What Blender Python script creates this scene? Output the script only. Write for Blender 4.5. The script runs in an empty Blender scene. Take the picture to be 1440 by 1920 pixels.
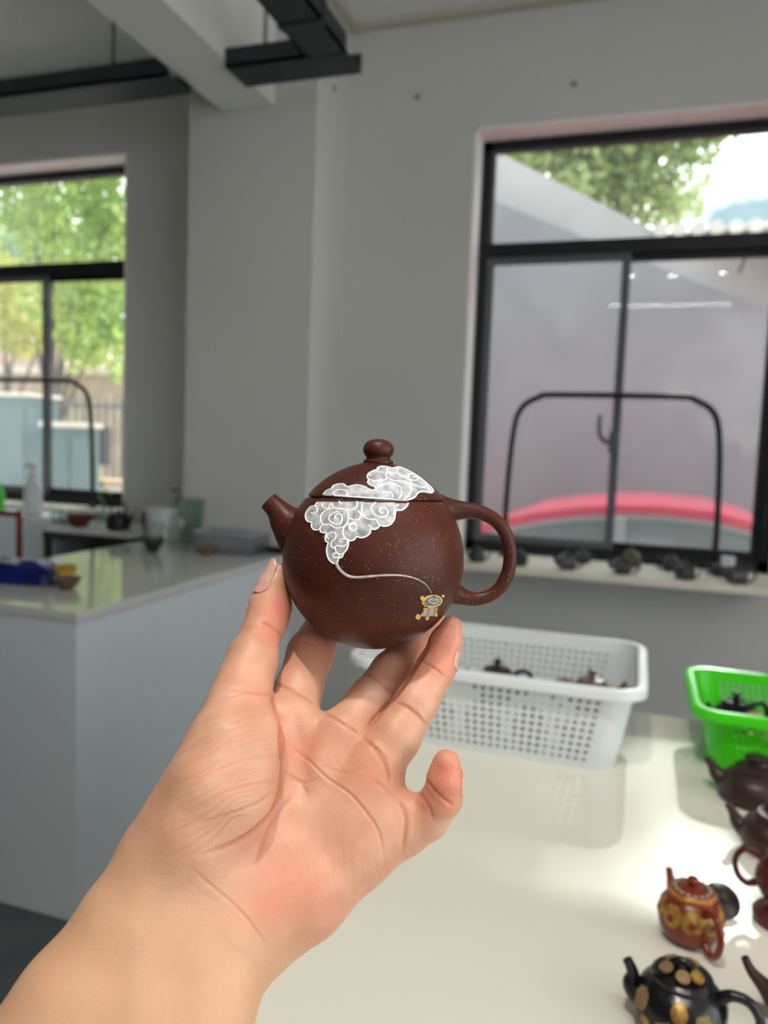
import bpy, bmesh, math, random
import numpy as np
from mathutils import Vector, Matrix
random.seed(7); np.random.seed(7)
C = bpy.context.scene.collection
PI = math.pi

# ------------------------------------------------------------------ camera, world, sun, exposure
FPX = 1450.0
CAM = np.array([0.0, 0.0, 1.5])
def _basis(yaw, pitch, roll):
    y, p, r = map(math.radians, (yaw, pitch, roll))
    F = np.array([-math.sin(y)*math.cos(p), math.cos(y)*math.cos(p), -math.sin(p)])
    R0 = np.array([math.cos(y), math.sin(y), 0.0]); U0 = np.cross(R0, F)
    return R0*math.cos(r)+U0*math.sin(r), -R0*math.sin(r)+U0*math.cos(r), F
CR, CU, CF = _basis(18.2, 5.0, 2.2)
FOCUS = 0.352
cd = bpy.data.cameras.new('camera'); cam = bpy.data.objects.new('camera', cd); C.objects.link(cam)
cam.matrix_world = Matrix(((CR[0], CU[0], -CF[0], CAM[0]), (CR[1], CU[1], -CF[1], CAM[1]), (CR[2], CU[2], -CF[2], CAM[2]), (0, 0, 0, 1)))
cd.sensor_fit = 'VERTICAL'; cd.sensor_height = 36; cd.sensor_width = 27
cd.lens = FPX/1920*36; cd.clip_start = 0.02; cd.clip_end = 300
cd.dof.use_dof = True; cd.dof.focus_distance = FOCUS; cd.dof.aperture_fstop = cd.lens/3.2
bpy.context.scene.camera = cam

def lin(c):
    return tuple(((v/255)/12.92 if v/255 <= .04045 else ((v/255+.055)/1.055)**2.4) for v in c)
def ray(px, py): return CF + CR*((px-720)/FPX) - CU*((py-960)/FPX)
def on(px, py, ax, val):                       # point where the line of sight meets the plane  axis = val
    d = ray(px, py); return CAM + d*((val-CAM[ax])/d[ax])
def at(px, py, depth): return CAM + ray(px, py)*depth

vs = bpy.context.scene.view_settings
bpy.context.scene.display_settings.display_device = 'sRGB'
vs.view_transform = 'Standard'; vs.look = 'None'; vs.gamma = 1; vs.use_curve_mapping = False
vs.exposure = 0.0
W = bpy.data.worlds.new('world'); bpy.context.scene.world = W; W.use_nodes = True
wn = W.node_tree; wn.nodes.clear()
def N(t, ty, **k):
    n = t.nodes.new(ty)
    for a, b in k.items(): setattr(n, a, b)
    return n
wo = N(wn, 'ShaderNodeOutputWorld'); bg = N(wn, 'ShaderNodeBackground'); bg.inputs['Strength'].default_value = 4.3
tc = N(wn, 'ShaderNodeTexCoord'); mp = N(wn, 'ShaderNodeMapping'); mp.inputs['Scale'].default_value = (1, 1, 2.2); mp.inputs['Location'].default_value = (.3, .6, .1)
nz = N(wn, 'ShaderNodeTexNoise'); nz.inputs['Scale'].default_value = 2.6; nz.inputs['Detail'].default_value = 6; nz.inputs['Roughness'].default_value = .55
rp = N(wn, 'ShaderNodeValToRGB'); rp.color_ramp.elements[0].position = .42; rp.color_ramp.elements[0].color = (.165, .222, .25, 1)
rp.color_ramp.elements[1].position = .54; rp.color_ramp.elements[1].color = (1.0, .985, .965, 1)
wn.links.new(tc.outputs['Generated'], mp.inputs['Vector']); wn.links.new(mp.outputs['Vector'], nz.inputs['Vector'])
wn.links.new(nz.outputs['Fac'], rp.inputs['Fac']); wn.links.new(rp.outputs['Color'], bg.inputs['Color']); wn.links.new(bg.outputs[0], wo.inputs['Surface'])

sd = bpy.data.lights.new('sun', 'SUN'); sd.energy = 8.0; sd.angle = math.radians(.7); sd.color = (1, .97, .92)
sun = bpy.data.objects.new('sun', sd); C.objects.link(sun)
SUNDIR = Vector((-0.18, -1.5, -1.0)).normalized()      # travel direction of the light
sun.rotation_euler = SUNDIR.to_track_quat('-Z', 'Y').to_euler()

# ------------------------------------------------------------------ materials
MATS = {}
def mat(name, col, rough=.5, metal=0, var=0.0, scale=8, bump=0.0, bscale=60, spec=.5, trans=0, ior=1.45, coat=0, emit=0, sss=0, col2=None, alpha=1, aniso=None):
    if name in MATS: return MATS[name]
    m = bpy.data.materials.new(name); m.use_nodes = True; t = m.node_tree; b = t.nodes['Principled BSDF']
    c = lin(col); b.inputs['Base Color'].default_value = (*c, 1); b.inputs['Roughness'].default_value = rough
    b.inputs['Metallic'].default_value = metal; b.inputs['Specular IOR Level'].default_value = spec
    b.inputs['Transmission Weight'].default_value = trans; b.inputs['IOR'].default_value = ior; b.inputs['Coat Weight'].default_value = coat
    b.inputs['Coat Roughness'].default_value = .08
    if sss: b.inputs['Subsurface Weight'].default_value = sss
    if alpha < 1: b.inputs['Alpha'].default_value = alpha
    if emit: b.inputs['Emission Color'].default_value = (*c, 1); b.inputs['Emission Strength'].default_value = emit
    tc = N(t, 'ShaderNodeTexCoord')
    if var or col2:
        n = N(t, 'ShaderNodeTexNoise'); n.inputs['Scale'].default_value = scale; n.inputs['Detail'].default_value = 5
        t.links.new(tc.outputs['Object'], n.inputs['Vector'])
        r = N(t, 'ShaderNodeValToRGB'); r.color_ramp.elements[0].position = .35; r.color_ramp.elements[1].position = .65
        c2 = lin(col2) if col2 else tuple(min(1, x*(1+var)) for x in c)
        c1 = c if col2 else tuple(x*(1-var) for x in c)
        r.color_ramp.elements[0].color = (*c1, 1); r.color_ramp.elements[1].color = (*c2, 1)
        t.links.new(n.outputs['Fac'], r.inputs['Fac']); t.links.new(r.outputs['Color'], b.inputs['Base Color'])
    if bump:
        n2 = N(t, 'ShaderNodeTexNoise'); n2.inputs['Scale'].default_value = bscale; n2.inputs['Detail'].default_value = 4
        t.links.new(tc.outputs['Object'], n2.inputs['Vector'])
        bp = N(t, 'ShaderNodeBump'); bp.inputs['Strength'].default_value = bump; bp.inputs['Distance'].default_value = .002
        t.links.new(n2.outputs['Fac'], bp.inputs['Height']); t.links.new(bp.outputs['Normal'], b.inputs['Normal'])
    MATS[name] = m; return m
def glass_pane(name, tint=(235, 240, 240), refl=1.0, veil=.0):
    m = bpy.data.materials.new(name); m.use_nodes = True; t = m.node_tree; t.nodes.clear()
    o = N(t, 'ShaderNodeOutputMaterial'); mx = N(t, 'ShaderNodeMixShader'); tr = N(t, 'ShaderNodeBsdfTransparent'); gl = N(t, 'ShaderNodeBsdfGlossy')
    tr.inputs['Color'].default_value = (*lin(tint), 1); gl.inputs['Roughness'].default_value = .02
    fr = N(t, 'ShaderNodeFresnel'); fr.inputs['IOR'].default_value = 1.5
    ml = N(t, 'ShaderNodeMath', operation='MULTIPLY'); ml.inputs[1].default_value = refl
    ge = N(t, 'ShaderNodeNewGeometry'); fb = N(t, 'ShaderNodeMath', operation='SUBTRACT'); fb.inputs[0].default_value = 1; fm_ = N(t, 'ShaderNodeMath', operation='MULTIPLY')
    t.links.new(ge.outputs['Backfacing'], fb.inputs[1]); t.links.new(fb.outputs[0], fm_.inputs[0]); t.links.new(fr.outputs[0], fm_.inputs[1]); t.links.new(fm_.outputs[0], ml.inputs[0]); t.links.new(ml.outputs[0], mx.inputs[0]); t.links.new(tr.outputs[0], mx.inputs[1]); t.links.new(gl.outputs[0], mx.inputs[2])
    df = N(t, 'ShaderNodeBsdfTranslucent'); df.inputs['Color'].default_value = (.8, .8, .82, 1); m2 = N(t, 'ShaderNodeMixShader'); m2.inputs[0].default_value = veil
    t.links.new(mx.outputs[0], m2.inputs[1]); t.links.new(df.outputs[0], m2.inputs[2]); t.links.new(m2.outputs[0], o.inputs['Surface']); return m
def leafmat(name, a, b_, tr=.45):
    m = bpy.data.materials.new(name); m.use_nodes = True; t = m.node_tree; t.nodes.clear()
    o = N(t, 'ShaderNodeOutputMaterial'); mx = N(t, 'ShaderNodeMixShader'); mx.inputs[0].default_value = tr
    d = N(t, 'ShaderNodeBsdfDiffuse'); l = N(t, 'ShaderNodeBsdfTranslucent')
    tc = N(t, 'ShaderNodeTexCoord'); n = N(t, 'ShaderNodeTexNoise'); n.inputs['Scale'].default_value = 1.3; n.inputs['Detail'].default_value = 5
    r = N(t, 'ShaderNodeValToRGB'); r.color_ramp.elements[0].position = .38; r.color_ramp.elements[1].position = .62
    r.color_ramp.elements[0].color = (*lin(a), 1); r.color_ramp.elements[1].color = (*lin(b_), 1)
    t.links.new(tc.outputs['Object'], n.inputs['Vector']); t.links.new(n.outputs['Fac'], r.inputs['Fac'])
    for s in (d, l): t.links.new(r.outputs['Color'], s.inputs['Color'])
    t.links.new(d.outputs[0], mx.inputs[1]); t.links.new(l.outputs[0], mx.inputs[2]); t.links.new(mx.outputs[0], o.inputs['Surface']); return m

# ------------------------------------------------------------------ mesh helpers
class MB:
    def __init__(s): s.v = []; s.f = []; s.smooth = False
    def add(s, vs_, fs):
        o = len(s.v); s.v += [tuple(p) for p in vs_]; s.f += [tuple(i+o for i in f) for f in fs]; return s
    def box(s, x0, x1, y0, y1, z0, z1, M=None):
        p = [(x, y, z) for x in (x0, x1) for y in (y0, y1) for z in (z0, z1)]
        if M is not None: p = [tuple(M @ Vector(q)) for q in p]
        return s.add(p, [(0, 1, 3, 2), (4, 6, 7, 5), (0, 4, 5, 1), (2, 3, 7, 6), (0, 2, 6, 4), (1, 5, 7, 3)])
    def rbox(s, x0, x1, y0, y1, z0, z1, r=.01, M=None, seg=3):
        bm = bmesh.new(); bmesh.ops.create_cube(bm, size=1)
        for v in bm.verts: v.co = Vector(((x0+x1)/2+v.co.x*(x1-x0), (y0+y1)/2+v.co.y*(y1-y0), (z0+z1)/2+v.co.z*(z1-z0)))
        bmesh.ops.bevel(bm, geom=bm.edges[:], offset=r, segments=seg, affect='EDGES', profile=.5)
        vv = [(M @ v.co if M is not None else v.co.copy()) for v in bm.verts]
        ff = [[v.index for v in f.verts] for f in bm.faces]; bm.free(); return s.add(vv, ff)
    def lathe(s, prof, n=40, c=(0, 0, 0), M=None, cap=True):
        vs_ = []; fs = []
        for r, z in prof:
            for i in range(n):
                a = 2*PI*i/n; vs_.append((c[0]+r*math.cos(a), c[1]+r*math.sin(a), c[2]+z))
        for j in range(len(prof)-1):
            for i in range(n):
                k = (i+1) % n; fs.append((j*n+i, j*n+k, (j+1)*n+k, (j+1)*n+i))
        if cap:
            fs.append(tuple(range(n-1, -1, -1))); b = (len(prof)-1)*n; fs.append(tuple(range(b, b+n)))
        if M is not None: vs_ = [tuple(M @ Vector(q)) for q in vs_]
        s.smooth = True; return s.add(vs_, fs)
    def tube(s, pts, rad, n=12, sub=6, cap=True, M=None, flat=1.0, closed=False):
        P = [Vector(p) for p in pts]; R = list(rad) if hasattr(rad, '__len__') else [rad]*len(P)
        if sub > 1 and len(P) > 2:
            Q = []; S = []; m = len(P)
            rng = range(m if closed else m-1)
            for i in rng:
                g = (lambda k: k % m) if closed else (lambda k: min(max(k, 0), m-1))
                a, b, c_, d = P[g(i-1)], P[g(i)], P[g(i+1)], P[g(i+2)]; ra, rb = R[g(i)], R[g(i+1)]
                for k in range(sub):
                    t = k/sub
                    Q.append(.5*((2*b)+(-a+c_)*t+(2*a-5*b+4*c_-d)*t*t+(-a+3*b-3*c_+d)*t**3)); r0_, r3_ = R[g(i-1)], R[g(i+2)]; S.append(max(1e-5, .5*((2*ra)+(-r0_+rb)*t+(2*r0_-5*ra+4*rb-r3_)*t*t+(-r0_+3*ra-3*rb+r3_)*t**3)))
            if not closed: Q.append(P[-1]); S.append(R[-1])
            P, R = Q, S
        m = len(P); T = []
        for i in range(m):
            a = P[(i-1) % m] if closed else P[max(i-1, 0)]; b = P[(i+1) % m] if closed else P[min(i+1, m-1)]
            T.append((b-a).normalized())
        u = T[0].orthogonal().normalized(); vs_ = []; fs = []
        for i in range(m):
            u = (u-T[i]*u.dot(T[i])).normalized(); w = T[i].cross(u)
            for k in range(n):
                a = 2*PI*k/n; vs_.append(P[i]+(u*math.cos(a)+w*math.sin(a)*flat)*R[i])
        for i in range(m if closed else m-1):
            j = (i+1) % m
            for k in range(n): l = (k+1) % n; fs.append((i*n+k, i*n+l, j*n+l, j*n+k))
        if cap and not closed: fs += [tuple(range(n-1, -1, -1)), tuple(range((m-1)*n, m*n))]
        if M is not None: vs_ = [tuple(M @ Vector(q)) for q in vs_]
        s.smooth = True; return s.add(vs_, fs)
    def prism(s, poly, y0, y1):                          # polygon in XZ, pulled along Y
        n = len(poly); return s.add([(x, y0, z) for x, z in poly]+[(x, y1, z) for x, z in poly],
            [tuple(range(n)), tuple(range(2*n-1, n-1, -1))]+[(i, i+n, (i+1) % n+n, (i+1) % n) for i in range(n)])
    def build(s, name, m, parent=None, smooth=None, loc=None, rot=None, label=None):
        me = bpy.data.meshes.new(name); me.from_pydata(s.v, [], s.f); me.update()
        bm = bmesh.new(); bm.from_mesh(me); bmesh.ops.recalc_face_normals(bm, faces=bm.faces); bm.to_mesh(me); bm.free()
        if s.smooth if smooth is None else smooth:
            me.polygons.foreach_set('use_smooth', [True]*len(me.polygons)); me.set_sharp_from_angle(angle=math.radians(40))
        me.materials.append(m); o = bpy.data.objects.new(name, me); C.objects.link(o)
        if parent: o.parent = parent
        if loc is not None: o.location = loc
        if rot is not None: o.rotation_euler = rot
        if label: o['label'] = label
        return o
def tag(o, label, cat, group=None, kind=None):
    o['label'] = label; o['category'] = cat
    if group: o['group'] = group
    if kind: o['kind'] = kind
    return o
def thing(name, label, cat, loc=(0, 0, 0), rz=0, group=None):
    o = bpy.data.objects.new(name, None); o.empty_display_size = .05; C.objects.link(o); o.location = loc; o.rotation_euler = (0, 0, rz)
    return tag(o, label, cat, group)
def struct(o): o['kind'] = 'structure'; return o

# ------------------------------------------------------------------ palette
m_wall = mat('painted_wall', (208, 207, 203), .85, var=.03, scale=1.5, bump=.05, bscale=30)
m_wall_white = mat('white_reveal', (246, 238, 236), .8, var=.03)
m_ceil = mat('ceiling_paint', (238, 238, 234), .9, var=.02)
m_floor = mat('dark_floor', (96, 102, 104), .45, col2=(74, 80, 82), scale=3)
m_black = mat('black_frame', (16, 18, 22), .4)
m_alu = mat('grey_frame_inner', (92, 94, 100), .5)
m_rod = mat('black_rod', (8, 8, 9), .35)
m_sill = mat('cream_stone', (238, 232, 216), .5, var=.05, scale=9)
m_table = mat('glossy_cream_top', (226, 223, 211), .14, var=.012, scale=2, spec=.5, bump=.02, bscale=5)
m_counter = mat('glossy_counter_top', (214, 214, 206), .10, var=.02, scale=2, spec=.6)
m_panel = mat('white_panel', (222, 229, 234), .6)
m_panel_line = mat('panel_joint', (150, 150, 150), .6)
m_duct = mat('dark_duct', (40, 45, 50), .5)
m_glass = glass_pane('window_glass', veil=.025)

# ------------------------------------------------------------------ room shell
D = 3.75; DT = 0.24; ZC = 3.55
WR = (-.85, .60, .965, 3.015)                    # right window opening x0 x1 z0 z1
WL = (-4.22, -2.81, 1.05, 3.06)
XL, XR, YF = -6.5, 3.1, -3.6
b = MB()
for x0, x1, z0, z1 in ((XL-.2, WL[0], 0, ZC), (WL[0], WL[1], 0, WL[2]), (WL[0], WL[1], WL[3], ZC), (WL[1], WR[0], 0, ZC),
                       (WR[0], WR[1], 0, WR[2]), (WR[0], WR[1], WR[3], ZC), (WR[1], XR+.2, 0, ZC)):
    b.box(x0, x1, D, D+DT, z0, z1)
struct(b.build('wall_back', m_wall))
struct(MB().box(XL-.2, XR+.2, YF-.2, D+DT, -.1, 0).build('floor', m_floor))
struct(MB().box(XL-.2, XR+.2, YF-.2, D+DT, ZC, ZC+.15).build('ceiling', m_ceil))
struct(MB().box(XL-.2, XL, YF, D, 0, ZC).build('wall_left', m_wall))
b = MB(); RW = (-3.2, 1.5, .5, 3.35)               # window opening in the right wall
b.box(XR, XR+.2, YF, RW[0], 0, ZC).box(XR, XR+.2, RW[1], D, 0, ZC).box(XR, XR+.2, RW[0], RW[1], 0, RW[2]).box(XR, XR+.2, RW[0], RW[1], RW[3], ZC)
struct(b.build('wall_right', m_wall))
struct(MB().box(XL, XR, YF-.2, YF, 0, ZC).build('wall_front', m_wall))
PX0, PX1, PY = -2.165, -1.50, 3.36
struct(MB().box(PX0, PX1, PY, D, 0, ZC).build('trim_1', m_wall))                       # pillar
struct(MB().box(-1.985, -1.715, YF, PY, 3.04, ZC).build('trim_2', m_ceil))            # beam
o = struct(MB().box(-1.50, -1.44, YF, D, ZC-.035, ZC).box(-1.44, XR, D-.05, D, ZC-.03, ZC).build('trim_3', mat('yellowed_trim', (196, 190, 176), .8)))
struct(MB().box(XL, PX0, D-.004, D, 0, .08).build('baseboard_back', mat('baseboard', (120, 120, 118), .7)))

def window(n, Wn, sillz, panes_split, sill_front):
    x0, x1, z0, z1 = Wn
    w = thing('window_%d' % n, 'x', 'window'); del w['label']; del w['category']; w['kind'] = 'structure'
    yf = D+.15; yb = D+.21
    # white plastered reveal lining
    t = .012
    MB().box(x0, x0+t, D-.002, yf, z0, z1).box(x1-t, x1, D-.002, yf, z0, z1).box(x0, x1, D-.002, yf, z1-t, z1).build('reveal', m_wall_white, w)
    x0 += t; x1 -= t; z1 -= t
    fw = .045; zt0, zt1 = 2.445, 2.51
    MB().box(x0, x0+fw, yf, yb, z0, z1).box(x1-fw, x1, yf, yb, z0, z1).box(x0, x1, yf, yb, z1-fw, z1).box(x0, x1, yf, yb, z0, z0+fw+.02).build('frame', m_black, w)
    MB().box(x0+fw, x1-fw, yf-.008, yb, zt0, zt1).build('transom', m_black, w)
    xm = (x0+x1)/2
    # two sliding sashes
    for i, (a, c, yy) in enumerate(((x0+fw, xm+.02, yf+.005), (xm-.02, x1-fw, yf+.03))):
        s = .035; zb = z0+fw+.02
        MB().box(a, a+s, yy, yy+.022, zb, zt0).box(c-s, c, yy, yy+.022, zb, zt0).box(a+s, c-s, yy, yy+.022, zb, zb+s).box(a+s, c-s, yy, yy+.022, zt0-s, zt0).build('sash', m_black if i else m_alu, w)
        MB().box(a+s, c-s, yy+.009, yy+.013, zb+s, zt0-s).build('pane', m_glass, w)
    MB().box(x0+fw, x1-fw, yf+.03, yf+.034, zt1, z1-fw).build('pane', m_glass, w)
    MB().box(x0+fw, x0+fw+.02, yf+.01, yf+.03, zt1, z1-fw).box(x1-fw-.02, x1-fw, yf+.01, yf+.03, zt1, z1-fw).build('bead', m_alu, w)
    MB().rbox(x0-.02, x1+.02, sill_front, yf, sillz-.035, sillz, .006).build('window_sill', m_sill, w)
    return w, xm
w1, xm1 = window(1, WR, .975, 0, D-.30)
w2, xm2 = window(2, WL, 1.06, 0, D-.05)
# crescent latch on the middle stile of the right window
g = MB(); g.rbox(xm1-.03, xm1+.012, D+.125, D+.15, 1.50, 1.60, .006); g.tube([(xm1-.02, D+.13, 1.55), (xm1-.055, D+.115, 1.56), (xm1-.075, D+.11, 1.60), (xm1-.075, D+.11, 1.68)], [.012, .011, .01, .009])
g.build('latch', m_alu, w1)
# glazing bars of the side window (out of view, lets daylight in)
w3 = thing('window_3', 'x', 'window'); del w3['label']; del w3['category']; w3['kind'] = 'structure'
g = MB()
for y in np.linspace(RW[0], RW[1], 4): g.box(XR+.08, XR+.13, y-.025, y+.025, RW[2], RW[3])
g.box(XR+.08, XR+.13, RW[0], RW[1], RW[2], RW[2]+.05).box(XR+.08, XR+.13, RW[0], RW[1], RW[3]-.05, RW[3]).build('frame', m_black, w3)

# ------------------------------------------------------------------ things on ceiling and walls
tr = thing('cable_tray', 'black metal cable tray turning a corner under the ceiling and hung on a rod', 'cable tray')
TY = 3.0
cn = on(663, 118, 1, TY); TX = float(cn[0]); TZ = float(cn[2])
def tray_x(x0, x1, nm):
    MB().box(x0, x1, TY-.09, TY+.09, TZ, TZ+.012).build('tray_floor', m_duct, tr)
    MB().box(x0, x1, TY-.09, TY-.08, TZ, TZ+.075).box(x0, x1, TY+.08, TY+.09, TZ, TZ+.075).build('side_rail', m_duct, tr)
tray_x(XL+.02, -1.987, 0); tray_x(-1.713, TX, 1)
MB().box(TX-.17, TX, YF+.05, TY-.09, TZ, TZ+.012).build('tray_floor', m_duct, tr)
MB().box(TX-.17, TX-.16, YF+.05, TY-.09, TZ, TZ+.075).box(TX-.01, TX, YF+.05, TY-.09, TZ, TZ+.075).build('side_rail', m_duct, tr)
MB().box(TX-.175, TX+.005, TY-.33, TY-.29, TZ-.006, TZ+.08).build('joint_strap', m_duct, tr)
hx = float(on(212, 150, 1, TY)[0])
for x, y in ((hx, TY), (-1.58, TY-.0), (TX-.03, TY-.45), (hx-1.8, TY)):
    MB().tube([(x, y, TZ+.01), (x, y, ZC)], .008, sub=1).build('hanger_rod', mat('grey_rod', (120, 122, 122), .5), tr)
    MB().rbox(x-.022, x+.022, y-.022, y+.022, TZ+.055, TZ+.10, .008).build('rod_nut', m_duct, tr)
# conduit in the recess beside the pillar
cdt = thing('conduit_pipe', 'thin grey vertical conduit pipe on the wall left of the pillar', 'pipe')
MB().tube([(PX0-.05, D-.03, .99), (PX0-.05, D-.03, ZC)], .018, sub=1).build('pipe', m_wall, cdt)
MB().rbox(PX0-.075, PX0-.025, D-.055, D-.001, 2.30, 2.345, .006).build('pipe_clip', mat('clip', (110, 105, 104), .6), cdt)
for px_, py_, nm in ((783, 181, 'small filled screw hole in the wall above the pot, the left one'), (1076, 157, 'small filled screw hole in the wall above the right window'), (627, 166, 'small brown wall plug on the right face of the pillar')):
    p = on(px_, py_, 1, D) if px_ > 700 else on(px_, py_, 0, PX1)
    M = Matrix.Translation(Vector(p)) @ (Matrix.Rotation(PI/2, 4, 'X') if px_ > 700 else Matrix.Rotation(PI/2, 4, 'Y'))
    tag(MB().lathe([(.016, -.003), (.016, .002), (.010, .006), (.004, .006)], 16, M=M).build('wall_plug', mat('plug', (150, 146, 140), .7)), nm, 'wall plug')

def hoop(x0, x1, zt, zb, y, label, rad=.014, r=.16):
    t = thing('hoop_stand', label, 'hoop', (x0, y, zb), group=None)
    pts = [(0, 0, .0), (.0, 0, .25), (.015, 0, zt-zb-r-.05), (.03+r*.1, -.0, zt-zb-r*.45), (.05+r*.5, 0, zt-zb-r*.08), (.05+r, 0, zt-zb)]
    w = x1-x0
    pts += [(w-p[0], 0, p[2]) for p in reversed(pts)]
    MB().tube(pts, rad, 12, 5).build('bent_rod', m_rod, t)
    for x in (0, w): MB().lathe([(.024, 0), (.024, .006), (.016, .012), (.015, .03)], 16, c=(x, 0, 0)).build('foot', m_rod, t)
    return t
hy = D+.03
hoop(float(on(946, 1000, 1, hy)[0]), float(on(1340, 1040, 1, hy)[0]), float(on(1150, 742, 1, hy)[2]), .975, hy, 'black bent rod hoop standing on the sill in front of the right window')
hoop(float(on(172, 950, 1, D+.05)[0])-1.08, float(on(173, 950, 1, D+.05)[0]), float(on(60, 713, 1, D+.05)[2]), 1.06, D+.05, 'black bent rod hoop standing in front of the left window')

# ceiling spot lamps behind the camera (mirrored by the window glass) and a tube lamp
m_lampw = mat('lamp_white', (235, 235, 235), .4)
def emis(name, col, s):
    m = bpy.data.materials.new(name); m.use_nodes = True; t = m.node_tree; t.nodes.clear()
    e = N(t, 'ShaderNodeEmission'); e.inputs[0].default_value = (*col, 1); e.inputs[1].default_value = s
    t.links.new(e.outputs[0], N(t, 'ShaderNodeOutputMaterial').inputs[0]); return m
m_spot = emis('spot_lens', (1, .95, .88), 140)
m_tube = emis('tube_glow', (.93, .97, 1), 2.5)
YM = D+.18
SPOTS = []
for i, (px_, py_) in enumerate(((1184, 518), (1262, 518), (1357, 512))):
    d = ray(px_, py_); zs = 3.20; t_ = (zs-1.5)/d[2]; ym = CAM[1]+d[1]*t_; SPOTS.append((CAM[0]+d[0]*t_, 2*YM-ym, zs))
for i, (x, y, z) in enumerate(SPOTS):
    nm = ('first', 'second', 'third')[i]
    t = thing('ceiling_spotlight', 'round white ceiling spotlight, %s from the pot side of the row' % nm, 'spotlight', (x, y, z), group='ceiling spotlights')
    MB().lathe([(.05, .0), (.055, .02), (.055, .13), (.02, .135), (.02, .15)], 24, cap=False).build('housing', m_lampw, t)
    MB().lathe([(.0005, .012), (.042, .012)], 24, cap=False).build('lens', m_spot, t)
    L = bpy.data.lights.new('spot_beam', 'SPOT'); L.energy = (74, 18, 8)[i]; L.spot_size = math.radians(74); L.spot_blend = .9; L.shadow_soft_size = .03
    L.color = (1, .93, .84); lo = bpy.data.objects.new('spot_beam', L); C.objects.link(lo); lo.parent = t; lo.location = (0, 0, -.02)
    tgt = Vector((-.1, .55, 1.35))-Vector((x, y, z-.02)); lo.rotation_euler = tgt.to_track_quat('-Z', 'Y').to_euler()
t = thing('tube_lamp', 'long white fluorescent tube lamp under the ceiling behind the viewer', 'lamp', (.2, -2.75, 3.40))
MB().rbox(-.75, .75, -.03, .03, .03, .08, .01).build('batten', m_lampw, t)
MB().tube([(-.72, 0, .012), (.72, 0, .012)], .014, sub=1).build('tube', m_tube, t)
for x_ in (-.6, .6): MB().tube([(x_, 0, .08), (x_, 0, .15)], .006, sub=1).build('hanger', m_lampw, t)
L = bpy.data.lights.new('tube_light', 'AREA'); L.shape = 'RECTANGLE'; L.size = 1.45; L.size_y = .05; L.energy = 10; L.color = (.94, .97, 1)
lo = bpy.data.objects.new('tube_light', L); C.objects.link(lo); lo.parent = t; lo.location = (0, 0, -.005)

# ------------------------------------------------------------------ front table and back counter
TT = .95
t = thing('display_table', 'large white table with a glossy cream top in front of the right window', 'table', (0, .9, 0))
MB().rbox(-.545, 1.35, -.75-.9, 1.713-.9, TT-.03, TT, .004).build('tabletop', m_table, t)
MB().box(-.52, 1.33, -.72-.9, 1.69-.9, .12, TT-.03).build('carcass', m_panel, t)
MB().box(-.48, 1.29, -.68-.9, 1.65-.9, 0, .12).build('plinth', m_duct, t)
CT = .97
cx0, cx1, cy0, cy1 = -2.33, -1.56, 1.862, 3.358
ct = thing('display_counter', 'long white box counter with a glossy top running back to the pillar', 'counter', (cx1, cy0, 0))
MB().rbox(cx0-cx1-.018, .012, -.01, cy1-cy0, CT-.03, CT, .003).build('counter_top', m_counter, ct)
MB().box(cx0-cx1, 0, 0, cy1-cy0, .0, CT-.03).build('carcass', m_panel, ct)
# the front return of the counter (runs off to the left)
rt = thing('side_counter', 'white counter front running off the left edge of the picture', 'counter', (cx0, cy0, 0))
MB().rbox(-2.2, -.030, -.01, .665, CT-.03, CT, .003).build('counter_top', m_counter, rt)
MB().box(-2.2, -.022, 0, .65, 0, CT-.03).build('carcass', m_panel, rt)

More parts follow.
